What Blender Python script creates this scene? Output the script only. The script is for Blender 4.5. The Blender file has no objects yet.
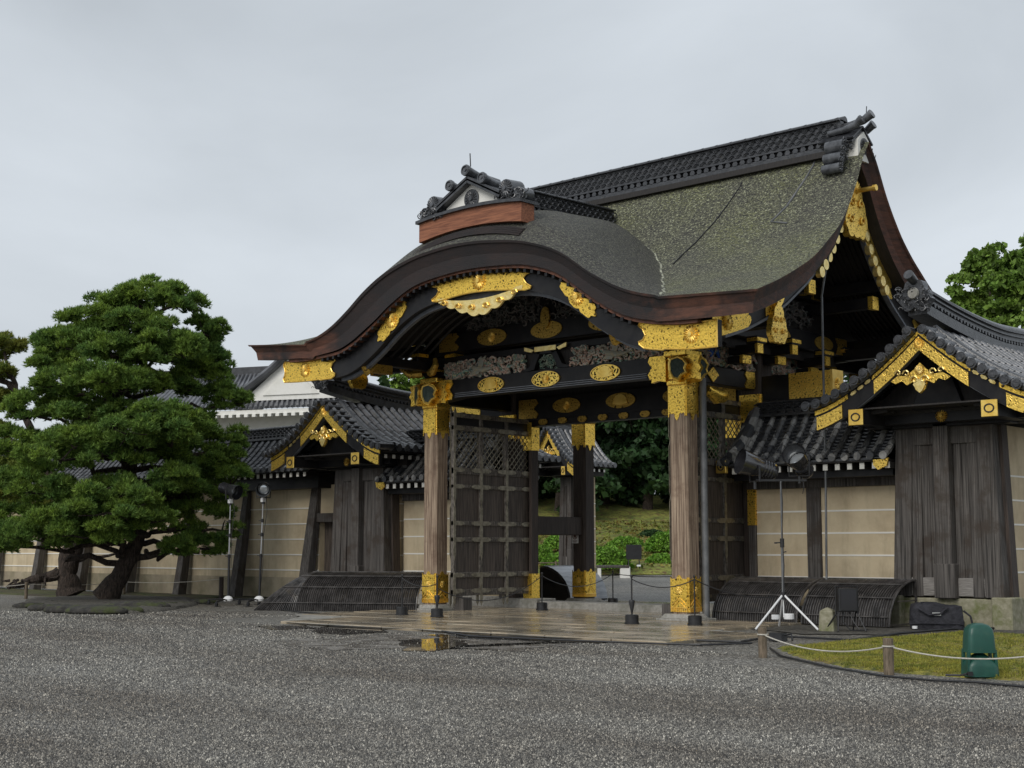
import bpy, math, random
import numpy as np
from mathutils import Vector, Matrix
R = math.radians
scene = bpy.context.scene
col = scene.collection
rng = np.random.default_rng(7)
random.seed(7)

# ------------------------------------------------------------------ camera
F, YAW, PIT = 1411.4, R(42.33), R(6.645)
CX, CY, CZ = 21.416, -27.737, 1.5
cam = bpy.data.objects.new('camera', bpy.data.cameras.new('camera'))
col.objects.link(cam); scene.camera = cam
cam.location = (CX, CY, CZ)
cam.rotation_euler = (R(90) + PIT, 0, YAW)
cam.data.sensor_width = 36
cam.data.lens = F * 36 / 1024
cam.data.clip_end = 2000
scene.render.resolution_x, scene.render.resolution_y = 1024, 768
_r = np.array([math.cos(YAW), math.sin(YAW), 0]); _f = np.array([-math.sin(YAW), math.cos(YAW), 0]); _u = np.array([0, 0, 1.])
_F = _f*math.cos(PIT) + _u*math.sin(PIT); _U = -_f*math.sin(PIT) + _u*math.cos(PIT)
def ray(px, py): return _F + _r*(px-512)/F - _U*(py-384)/F
def gnd(px, py, z=0.0):
    d = ray(px, py); t = (z-CZ)/d[2]; return Vector((CX+d[0]*t, CY+d[1]*t, z))
def far(px, py, Z):
    d = ray(px, py); t = Z/float(d @ _f); return Vector((CX+d[0]*t, CY+d[1]*t, CZ+d[2]*t))

# ------------------------------------------------------------------ overcast sky
SUN_EL, SUN_AZ = R(38), R(172)
w = bpy.data.worlds.new('World'); scene.world = w; w.use_nodes = True
nt = w.node_tree; nt.nodes.clear()
o_ = nt.nodes.new('ShaderNodeOutputWorld'); bg = nt.nodes.new('ShaderNodeBackground')
sky = nt.nodes.new('ShaderNodeTexSky'); sky.sky_type = 'NISHITA'; sky.sun_disc = False
sky.sun_elevation = SUN_EL; sky.sun_rotation = SUN_AZ; sky.dust_density = 4
tc = nt.nodes.new('ShaderNodeTexCoord'); mp = nt.nodes.new('ShaderNodeMapping'); mp.inputs['Scale'].default_value = (1, 1, 2.6)
ns = nt.nodes.new('ShaderNodeTexNoise'); ns.inputs['Scale'].default_value = 1.9; ns.inputs['Detail'].default_value = 7; ns.inputs['Roughness'].default_value = .5; ns.inputs['Distortion'].default_value = .4
cr = nt.nodes.new('ShaderNodeValToRGB')
cr.color_ramp.elements[0].position = .3; cr.color_ramp.elements[0].color = (4.7, 5.1, 5.5, 1)
cr.color_ramp.elements[1].position = .72; cr.color_ramp.elements[1].color = (6.8, 7.3, 7.8, 1)
mx = nt.nodes.new('ShaderNodeMixRGB'); mx.inputs[0].default_value = .93
L = nt.links.new
L(tc.outputs['Generated'], mp.inputs[0]); L(mp.outputs[0], ns.inputs['Vector']); L(ns.outputs['Fac'], cr.inputs[0])
L(sky.outputs[0], mx.inputs[1]); L(cr.outputs[0], mx.inputs[2]); L(mx.outputs[0], bg.inputs[0]); L(bg.outputs[0], o_.inputs[0])
bg.inputs[1].default_value = .1
sl = bpy.data.lights.new('sun', 'SUN'); sl.energy = 1.5; sl.angle = R(35); sl.color = (1, .97, .92)
so = bpy.data.objects.new('sun', sl); col.objects.link(so)
so.rotation_euler = (R(52), 0, R(8)); so.location = (0, 0, 60)
vs = scene.view_settings; vs.view_transform = 'Standard'; vs.look = 'None'; vs.exposure = 0.14; vs.gamma = 1; vs.use_curve_mapping = False

# ------------------------------------------------------------------ materials
def mat(name, c1, c2=None, rough=.7, metal=0, scale=4, stretch=(1,1,1), detail=6, lo=.35, hi=.65, bump=0, bscale=None, bstretch=None,
        c3=None, s3=1.0, t3=(.5,.62), kind='noise', spec=.5, coat=0, rough2=None, bdist=.02):
    m = bpy.data.materials.new(name); m.use_nodes = True; n = m.node_tree; b = n.nodes['Principled BSDF']; K = n.links.new
    tcn = n.nodes.new('ShaderNodeTexCoord')
    mpn = n.nodes.new('ShaderNodeMapping'); mpn.inputs['Scale'].default_value = stretch; K(tcn.outputs['Object'], mpn.inputs[0])
    b.inputs['Roughness'].default_value = rough; b.inputs['Metallic'].default_value = metal; b.inputs['Specular IOR Level'].default_value = spec
    if coat: b.inputs['Coat Weight'].default_value = coat; b.inputs['Coat Roughness'].default_value = .1
    if c2 is None: b.inputs['Base Color'].default_value = (*c1, 1); out = None
    else:
        if kind == 'voronoi':
            t = n.nodes.new('ShaderNodeTexVoronoi'); t.inputs['Scale'].default_value = scale; src = t.outputs['Color']
            sp = n.nodes.new('ShaderNodeSeparateColor'); K(src, sp.inputs[0]); src = sp.outputs[0]
        elif kind == 'edge':
            t = n.nodes.new('ShaderNodeTexVoronoi'); t.feature = 'DISTANCE_TO_EDGE'; t.inputs['Scale'].default_value = scale; src = t.outputs['Distance']
        else:
            t = n.nodes.new('ShaderNodeTexNoise'); t.inputs['Scale'].default_value = scale; t.inputs['Detail'].default_value = detail; t.inputs['Roughness'].default_value = .6; src = t.outputs['Fac']
        K(mpn.outputs[0], t.inputs['Vector'])
        r_ = n.nodes.new('ShaderNodeValToRGB'); r_.color_ramp.elements[0].position = lo; r_.color_ramp.elements[1].position = hi
        r_.color_ramp.elements[0].color = (*c1, 1); r_.color_ramp.elements[1].color = (*c2, 1); K(src, r_.inputs[0]); out = r_.outputs[0]
        if c3 is not None:
            t3n = n.nodes.new('ShaderNodeTexNoise'); t3n.inputs['Scale'].default_value = s3; t3n.inputs['Detail'].default_value = 7; t3n.inputs['Roughness'].default_value = .65
            K(tcn.outputs['Object'], t3n.inputs['Vector'])
            r3 = n.nodes.new('ShaderNodeMapRange'); r3.inputs['From Min'].default_value = t3[0]; r3.inputs['From Max'].default_value = t3[1]; K(t3n.outputs['Fac'], r3.inputs[0])
            mm = n.nodes.new('ShaderNodeMixRGB'); mm.inputs[2].default_value = (*c3, 1); K(r3.outputs[0], mm.inputs[0]); K(out, mm.inputs[1]); out = mm.outputs[0]
            if rough2 is not None:
                rr = n.nodes.new('ShaderNodeMapRange'); rr.inputs['To Min'].default_value = rough; rr.inputs['To Max'].default_value = rough2; K(r3.outputs[0], rr.inputs[0]); K(rr.outputs[0], b.inputs['Roughness'])
        K(out, b.inputs['Base Color'])
        if bump:
            bs = src
            if bscale:
                mb = n.nodes.new('ShaderNodeMapping'); mb.inputs['Scale'].default_value = bstretch or stretch; K(tcn.outputs['Object'], mb.inputs[0])
                tb = n.nodes.new('ShaderNodeTexNoise'); tb.inputs['Scale'].default_value = bscale; tb.inputs['Detail'].default_value = 5; K(mb.outputs[0], tb.inputs['Vector']); bs = tb.outputs['Fac']
            bn = n.nodes.new('ShaderNodeBump'); bn.inputs['Strength'].default_value = bump; bn.inputs['Distance'].default_value = bdist; K(bs, bn.inputs['Height']); K(bn.outputs[0], b.inputs['Normal'])
    return m
def filigree(name, gold, dark, scale, lo, hi, rough=.33):
    """engraved gilt metal: scroll-like dark recesses in a gold sheet"""
    m = bpy.data.materials.new(name); m.use_nodes = True; n = m.node_tree; b = n.nodes['Principled BSDF']; K = n.links.new
    tcn = n.nodes.new('ShaderNodeTexCoord'); nz = n.nodes.new('ShaderNodeTexNoise'); nz.inputs['Scale'].default_value = scale*.55; nz.inputs['Detail'].default_value = 1
    mxv = n.nodes.new('ShaderNodeMixRGB'); mxv.blend_type = 'ADD'; mxv.inputs[0].default_value = .12
    K(tcn.outputs['Object'], nz.inputs['Vector']); K(tcn.outputs['Object'], mxv.inputs[1]); K(nz.outputs['Color'], mxv.inputs[2])
    v = n.nodes.new('ShaderNodeTexVoronoi'); v.feature = 'DISTANCE_TO_EDGE'; v.inputs['Scale'].default_value = scale; K(mxv.outputs[0], v.inputs['Vector'])
    w_ = n.nodes.new('ShaderNodeTexWave'); w_.wave_type = 'RINGS'; w_.inputs['Scale'].default_value = scale*.35; w_.inputs['Distortion'].default_value = 9; w_.inputs['Detail'].default_value = 2; w_.inputs['Detail Scale'].default_value = 2.2
    K(tcn.outputs['Object'], w_.inputs['Vector'])
    r_ = n.nodes.new('ShaderNodeValToRGB'); r_.color_ramp.elements[0].position = lo; r_.color_ramp.elements[1].position = hi
    r_.color_ramp.elements[0].color = (*gold, 1); r_.color_ramp.elements[1].color = (*dark, 1); K(v.outputs['Distance'], r_.inputs[0])
    m2 = n.nodes.new('ShaderNodeMixRGB'); m2.blend_type = 'MULTIPLY'; m2.inputs[0].default_value = .3
    r2 = n.nodes.new('ShaderNodeValToRGB'); r2.color_ramp.elements[0].position = .12; r2.color_ramp.elements[0].color = (.35,.28,.2,1); r2.color_ramp.elements[1].position = .4; K(w_.outputs['Fac'], r2.inputs[0])
    K(r_.outputs[0], m2.inputs[1]); K(r2.outputs[0], m2.inputs[2])
    K(m2.outputs[0], b.inputs['Base Color']); b.inputs['Metallic'].default_value = .85; b.inputs['Roughness'].default_value = rough
    bn = n.nodes.new('ShaderNodeBump'); bn.invert = True; bn.inputs['Strength'].default_value = .5; bn.inputs['Distance'].default_value = .02; K(v.outputs['Distance'], bn.inputs['Height']); K(bn.outputs[0], b.inputs['Normal'])
    return m
M = {}
M['gold'] = mat('gold', (1.0,.72,.20), (.85,.54,.10), rough=.38, metal=.75, scale=5, bump=.15, bscale=40)
M['filigree'] = filigree('gilt_filigree', (1.0,.66,.11), (.05,.03,.012), 15, .21, .40)
M['filigree_fine'] = filigree('gilt_filigree_fine', (1.0,.68,.14), (.06,.035,.014), 17, .21, .40)
M['filigree_dark'] = filigree('old_gilt_filigree', (.55,.36,.08), (.02,.014,.008), 14, .20, .42, .5)  # darker, rougher copy of the gilt filigree
M['openwork'] = filigree('gilt_openwork', (1.0,.70,.15), (.015,.010,.006), 13, .12, .22)
M['paleg'] = mat('pale_gilt', (.95,.78,.36), (.80,.58,.18), rough=.35, metal=.8, scale=9, bump=.4, bscale=22)
M['lacquer'] = mat('black_lacquer', (.006,.006,.008), (.016,.015,.015), rough=.45, scale=3, bump=.15, bscale=12, spec=.3)
M['greyedge'] = mat('grey_edge', (.10,.11,.13), (.16,.17,.19), rough=.5, scale=6)
M['soffit'] = mat('dark_soffit_wood', (.012,.011,.011), (.03,.025,.022), rough=.7, scale=5, stretch=(6,1,1))
M['pillarwood'] = mat('weathered_pillar_wood', (.085,.048,.03), (.47,.36,.26), rough=.75, scale=4.5, stretch=(8,8,.22), detail=9, lo=.33, hi=.68, bump=.5, bscale=5, bstretch=(14,14,.3), c3=(.13,.075,.048), s3=1.6, t3=(.5,.72))
M['darkpillar'] = mat('dark_pillar_wood', (.022,.016,.013), (.075,.055,.045), rough=.7, scale=5, stretch=(9,9,.35), bump=.4, bscale=5, bstretch=(14,14,.3))
M['greywood'] = mat('grey_weathered_wood', (.026,.023,.021), (.155,.14,.128), rough=.8, scale=4, stretch=(10,10,.2), detail=9, lo=.36, hi=.72, bump=.6, bscale=4, bstretch=(16,16,.25), c3=(.05,.038,.03), s3=1.5)
M['palewood'] = mat('bleached_grey_wood', (.14,.13,.12), (.30,.28,.26), rough=.85, scale=4, stretch=(1,1,14), bump=.5, bscale=4, bstretch=(2,2,20))
M['doorwood'] = mat('door_wood', (.028,.022,.018), (.12,.095,.078), rough=.65, scale=4, stretch=(9,9,.4), bump=.3, bscale=5, bstretch=(12,12,.4))
M['doorframe'] = mat('weathered_door_frame', (.035,.030,.026), (.17,.15,.128), rough=.7, scale=5, stretch=(5,5,2), bump=.3, bscale=8)
M['iron'] = mat('tarnished_metal_strap', (.16,.14,.10), (.33,.30,.23), rough=.5, metal=.55, scale=9)
M['redwood'] = mat('red_brown_wood', (.16,.055,.028), (.33,.13,.065), rough=.7, scale=3, stretch=(.6,6,9), bump=.3, bscale=5)
M['plaster'] = mat('beige_plaster', (.55,.45,.30), (.64,.54,.37), rough=.9, scale=1.3, c3=(.40,.31,.20), s3=.9, t3=(.46,.75), bump=.1, bscale=30)
M['plasterold'] = mat('stained_plaster', (.30,.25,.18), (.40,.34,.24), rough=.9, scale=1.3, c3=(.17,.155,.09), s3=.8, t3=(.45,.7), bump=.1, bscale=30)
M['white'] = mat('white_plaster', (.74,.73,.68), (.82,.81,.77), rough=.85, scale=3, c3=(.5,.48,.42), s3=3, t3=(.6,.85))
M['whiteline'] = mat('white_line', (.80,.78,.72), rough=.8)
M['tile'] = mat('wet_grey_tile', (.016,.017,.020), (.15,.153,.165), rough=.26, scale=3.1, stretch=(1,1,1), lo=.3, hi=.72, spec=.7, bump=.3, bscale=18, c3=(.10,.095,.08), s3=5, t3=(.55,.75), rough2=.6)
M['tileold'] = mat('worn_grey_tile', (.05,.052,.058), (.42,.41,.39), rough=.45, scale=4.2, lo=.15, hi=.95, kind='voronoi', bump=.3, bscale=14, c3=(.10,.09,.07), s3=6, t3=(.5,.8))
M['tiledark'] = mat('dark_tile', (.014,.015,.018), (.05,.052,.058), rough=.3, scale=6, spec=.7, bump=.5, bscale=25, c3=(.07,.065,.05), s3=7, t3=(.6,.8))
M['glaze'] = mat('smooth_ridge_tile', (.030,.032,.037), (.10,.105,.115), rough=.25, scale=6, spec=.8, bump=.2, bscale=9)
M['bluetile'] = mat('far_grey_tile', (.09,.10,.115), (.17,.18,.20), rough=.5, scale=2)
M['stone'] = mat('granite', (.22,.21,.19), (.36,.35,.32), rough=.8, scale=14, bump=.3, bscale=30, c3=(.13,.13,.10), s3=1.6, t3=(.5,.75))
M['mossstone'] = mat('mossy_stone', (.20,.19,.12), (.32,.30,.22), rough=.9, scale=9, bump=.5, bscale=20, c3=(.12,.14,.04), s3=3, t3=(.5,.7))
M['darkstone'] = mat('dark_stone', (.018,.017,.015), (.055,.05,.044), rough=.9, scale=5, bump=.8, bscale=9, c3=(.05,.06,.02), s3=3, bdist=.05)
M['bamboo'] = mat('dark_bamboo', (.022,.020,.019), (.13,.12,.115), rough=.32, scale=5, stretch=(1,1,1), lo=.35, hi=.75, c3=(.13,.10,.06), s3=1.2, t3=(.6,.8))  # lighter tone holds the strips' wet sheen as colour
M['lampblack'] = mat('glossy_black_lamp', (.014,.014,.016), (.03,.03,.034), rough=.22, scale=6, spec=.9, coat=.5)
M['black'] = mat('black_metal', (.012,.012,.013), (.022,.022,.024), rough=.45, scale=10)
M['chrome'] = mat('bare_metal', (.45,.46,.47), (.6,.6,.6), rough=.3, metal=.8, scale=10)
M['whitepaint'] = mat('white_painted_metal', (.72,.72,.72), (.8,.8,.8), rough=.4, scale=10)
M['glass'] = mat('lamp_glass', (.55,.58,.6), rough=.08, metal=.7)
M['fabric'] = mat('black_bag_cloth', (.010,.010,.014), (.030,.030,.038), rough=.8, scale=8, bump=.8, bscale=7, bdist=.06)
M['greenp'] = mat('green_plastic', (.009,.062,.045), (.014,.085,.062), rough=.38, scale=4, c3=(.03,.09,.06), s3=6, t3=(.55,.8))
M['rope'] = mat('pale_rope', (.42,.40,.34), (.55,.52,.46), rough=.9, scale=30)
M['pipe'] = mat('grey_pipe', (.10,.105,.11), (.19,.195,.20), rough=.5, metal=.3, scale=3)
M['postwood'] = mat('short_post_wood', (.07,.055,.035), (.20,.155,.11), rough=.9, scale=6, stretch=(8,8,1), bump=.4, bscale=8)
M['bark'] = mat('pine_bark', (.018,.013,.010), (.075,.055,.043), rough=.95, scale=9, stretch=(2,2,.7), bump=1, bscale=9, bstretch=(3,3,.8), bdist=.08)
M['carve'] = None
def carve_mat(name, sat, val):
    m = bpy.data.materials.new(name); m.use_nodes = True; n = m.node_tree; b = n.nodes['Principled BSDF']; K = n.links.new
    tcn = n.nodes.new('ShaderNodeTexCoord'); v = n.nodes.new('ShaderNodeTexNoise'); v.inputs['Scale'].default_value = 6.5; v.inputs['Detail'].default_value = 5; K(tcn.outputs['Object'], v.inputs['Vector'])
    r_ = n.nodes.new('ShaderNodeValToRGB'); e = r_.color_ramp.elements
    pal = [(.28,(.05,.10,.09)),(.38,(.12,.13,.11)),(.46,(.24,.21,.16)),(.52,(.26,.13,.09)),(.56,(.22,.20,.17)),(.63,(.06,.16,.13)),(.70,(.40,.30,.14)),(.8,(.05,.10,.30))]
    while len(e) < len(pal): e.new(.5)
    for k, (p_, c_) in enumerate(pal):
        g = sum(c_)/3; e[k].position = p_; e[k].color = tuple((g+(x-g)*sat)*val for x in c_) + (1,)
    K(v.outputs['Fac'], r_.inputs[0]); K(r_.outputs[0], b.inputs['Base Color']); b.inputs['Roughness'].default_value = .6
    return m
M['carve'] = carve_mat('painted_carving', .85, 1.7); M['carvedark'] = carve_mat('dark_carving', .35, .55)

def leafmat(name, c1, c2, scale=1.0, c3=None, rough=.6):
    m = mat(name, c1, c2, rough=rough, scale=scale, lo=.35, hi=.65, c3=c3, s3=scale*2.7, t3=(.55,.75), spec=.3)
    n = m.node_tree; b = n.nodes['Principled BSDF']; K = n.links.new
    out = n.nodes['Material Output']; tr = n.nodes.new('ShaderNodeBsdfTranslucent'); ms = n.nodes.new('ShaderNodeMixShader'); ms.inputs[0].default_value = .3
    src = b.inputs['Base Color'].links[0].from_socket
    ge = n.nodes.new('ShaderNodeNewGeometry'); mr_ = n.nodes.new('ShaderNodeMapRange'); mr_.inputs[3].default_value = .4; mr_.inputs[4].default_value = 1.8; K(ge.outputs['Random Per Island'], mr_.inputs[0])
    vm = n.nodes.new('ShaderNodeVectorMath'); vm.operation = 'SCALE'; K(src, vm.inputs[0]); K(mr_.outputs[0], vm.inputs['Scale']); src = vm.outputs[0]; K(src, b.inputs['Base Color'])
    K(src, tr.inputs[0]); K(b.outputs[0], ms.inputs[1]); K(tr.outputs[0], ms.inputs[2]); K(ms.outputs[0], out.inputs[0])
    return m
M['needles'] = leafmat('pine_needles', (.095,.18,.042), (.20,.29,.045), 1.4, (.06,.135,.05))
M['needles2'] = leafmat('yellowing_pine_needles', (.12,.18,.03), (.24,.24,.045), 1.1, (.08,.15,.03))
M['leafR'] = leafmat('bright_leaves', (.09,.165,.028), (.18,.27,.045), .5, (.06,.12,.022))
M['leafD'] = leafmat('dark_leaves', (.020,.050,.018), (.045,.09,.028), .3, (.013,.035,.015))
M['shrub'] = leafmat('shrub_leaves', (.10,.22,.025), (.17,.31,.04), 1.3, (.22,.36,.04))

# bark roof with moss, and its cut face
def roofmat():
    m = bpy.data.materials.new('mossy_cypress_bark'); m.use_nodes = True; n = m.node_tree; b = n.nodes['Principled BSDF']; K = n.links.new
    tcn = n.nodes.new('ShaderNodeTexCoord')
    def noise(sc, st=(1,1,1), det=6, ro=.6):
        mp_ = n.nodes.new('ShaderNodeMapping'); mp_.inputs['Scale'].default_value = st; K(tcn.outputs['Object'], mp_.inputs[0])
        t = n.nodes.new('ShaderNodeTexNoise'); t.inputs['Scale'].default_value = sc; t.inputs['Detail'].default_value = det; t.inputs['Roughness'].default_value = ro; K(mp_.outputs[0], t.inputs['Vector']); return t.outputs['Fac']
    def rng_(s, a, b_, c=0, d=1):
        t = n.nodes.new('ShaderNodeMapRange'); K(s, t.inputs[0]); t.inputs[1].default_value = a; t.inputs[2].default_value = b_; t.inputs[3].default_value = c; t.inputs[4].default_value = d; return t.outputs[0]
    def mixc(f, a, c):
        t = n.nodes.new('ShaderNodeMixRGB'); K(f, t.inputs[0])
        if isinstance(a, tuple): t.inputs[1].default_value = (*a, 1)
        else: K(a, t.inputs[1])
        t.inputs[2].default_value = (*c, 1); return t.outputs[0]
    def mul(a, b_):
        t = n.nodes.new('ShaderNodeMath'); t.operation = 'MULTIPLY'; K(a, t.inputs[0]); K(b_, t.inputs[1]); return t.outputs[0]
    fine = noise(12, (1,1.6,1.6), 8, .8)
    c = mixc(rng_(fine, .36, .64), (.022,.021,.021), (.12,.115,.10))
    sep = n.nodes.new('ShaderNodeSeparateXYZ'); K(tcn.outputs['Object'], sep.inputs[0])
    # moss grows on the main slope, little on the front gable
    big = noise(.5, (1,1,1), 3, .5)
    ax = n.nodes.new('ShaderNodeMath'); ax.operation = 'ABSOLUTE'; K(sep.outputs['X'], ax.inputs[0])
    atn = n.nodes.new('ShaderNodeAttribute'); atn.attribute_name = 'porch'
    zm = n.nodes.new('ShaderNodeMath'); zm.operation = 'SUBTRACT'; zm.inputs[0].default_value = 1; K(atn.outputs['Fac'], zm.inputs[1])
    moss = mul(mul(rng_(fine, .44, .58), rng_(big, .36, .60, .2, 1)), zm.outputs[0])
    c = mixc(moss, c, (.17,.18,.065))
    sp = noise(19, (1,1.3,1.3), 6, .85)
    c = mixc(mul(rng_(sp, .53, .60), rng_(zm.outputs[0], 0, 1, .4, 1)), c, (.56,.58,.38))
    dk = noise(17, (1,1.4,1.4), 6, .85)
    c = mixc(rng_(dk, .50, .43, 0, .92), c, (.012,.012,.013))
    K(c, b.inputs['Base Color']); b.inputs['Roughness'].default_value = .75
    bn = n.nodes.new('ShaderNodeBump'); bn.inputs['Strength'].default_value = .9; bn.inputs['Distance'].default_value = .06; K(fine, bn.inputs['Height']); K(bn.outputs[0], b.inputs['Normal'])
    return m
M['roof'] = roofmat()
M['barkface'] = mat('cut_bark_edge', (.035,.018,.013), (.15,.060,.036), rough=.7, scale=2.5, stretch=(1,1,6), lo=.3, hi=.72, bump=.5, bscale=5, bstretch=(2,2,30), c3=(.012,.011,.012), s3=.7, t3=(.45,.62))
def _wallstain(nm, zlo):
    m = M[nm]; n = m.node_tree; b = n.nodes['Principled BSDF']; K = n.links.new
    src = b.inputs['Base Color'].links[0].from_socket; tcn = n.nodes.new('ShaderNodeTexCoord'); mp_ = n.nodes.new('ShaderNodeMapping'); mp_.inputs['Scale'].default_value = (2.2,2.2,.35); K(tcn.outputs['Object'], mp_.inputs[0])
    nz = n.nodes.new('ShaderNodeTexNoise'); nz.inputs['Scale'].default_value = 1.6; nz.inputs['Detail'].default_value = 8; nz.inputs['Roughness'].default_value = .7; K(mp_.outputs[0], nz.inputs['Vector'])
    sp = n.nodes.new('ShaderNodeSeparateXYZ'); K(tcn.outputs['Object'], sp.inputs[0]); mz = n.nodes.new('ShaderNodeMapRange'); K(sp.outputs['Z'], mz.inputs[0]); mz.inputs[1].default_value = zlo; mz.inputs[2].default_value = zlo+1.1; mz.inputs[3].default_value = .22; mz.inputs[4].default_value = 0
    ad = n.nodes.new('ShaderNodeMath'); ad.operation = 'ADD'; K(nz.outputs['Fac'], ad.inputs[0]); K(mz.outputs[0], ad.inputs[1])
    mr_ = n.nodes.new('ShaderNodeMapRange'); K(ad.outputs[0], mr_.inputs[0]); mr_.inputs[1].default_value = .52; mr_.inputs[2].default_value = .85; mr_.inputs[4].default_value = .6
    mm = n.nodes.new('ShaderNodeMixRGB'); K(mr_.outputs[0], mm.inputs[0]); K(src, mm.inputs[1]); mm.inputs[2].default_value = (.22,.18,.12,1); K(mm.outputs[0], b.inputs['Base Color'])
_wallstain('plaster', .2)
def _stain():
    m = M['barkface']; n = m.node_tree; b = n.nodes['Principled BSDF']; K = n.links.new
    src = b.inputs['Base Color'].links[0].from_socket; tcn = n.nodes.new('ShaderNodeTexCoord'); sp = n.nodes.new('ShaderNodeSeparateXYZ'); K(tcn.outputs['Object'], sp.inputs[0])
    nz = n.nodes.new('ShaderNodeTexNoise'); nz.inputs['Scale'].default_value = 1.3; K(tcn.outputs['Object'], nz.inputs['Vector'])
    ab = n.nodes.new('ShaderNodeMath'); ab.operation = 'ABSOLUTE'; K(sp.outputs['X'], ab.inputs[0])
    ad = n.nodes.new('ShaderNodeMath'); ad.operation = 'MULTIPLY_ADD'; ad.inputs[1].default_value = 2.0; K(nz.outputs['Fac'], ad.inputs[0]); K(ab.outputs[0], ad.inputs[2])
    mr_ = n.nodes.new('ShaderNodeMapRange'); K(ad.outputs[0], mr_.inputs[0]); mr_.inputs[1].default_value = 4.9; mr_.inputs[2].default_value = 5.9; mr_.inputs[3].default_value = .88; mr_.inputs[4].default_value = 0
    mm = n.nodes.new('ShaderNodeMixRGB'); K(mr_.outputs[0], mm.inputs[0]); K(src, mm.inputs[1]); mm.inputs[2].default_value = (.014,.012,.013,1); K(mm.outputs[0], b.inputs['Base Color'])
_stain()
M['barklip'] = mat('orange_bark_lip', (.05,.022,.014), (.16,.06,.032), rough=.7, scale=6)

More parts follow.
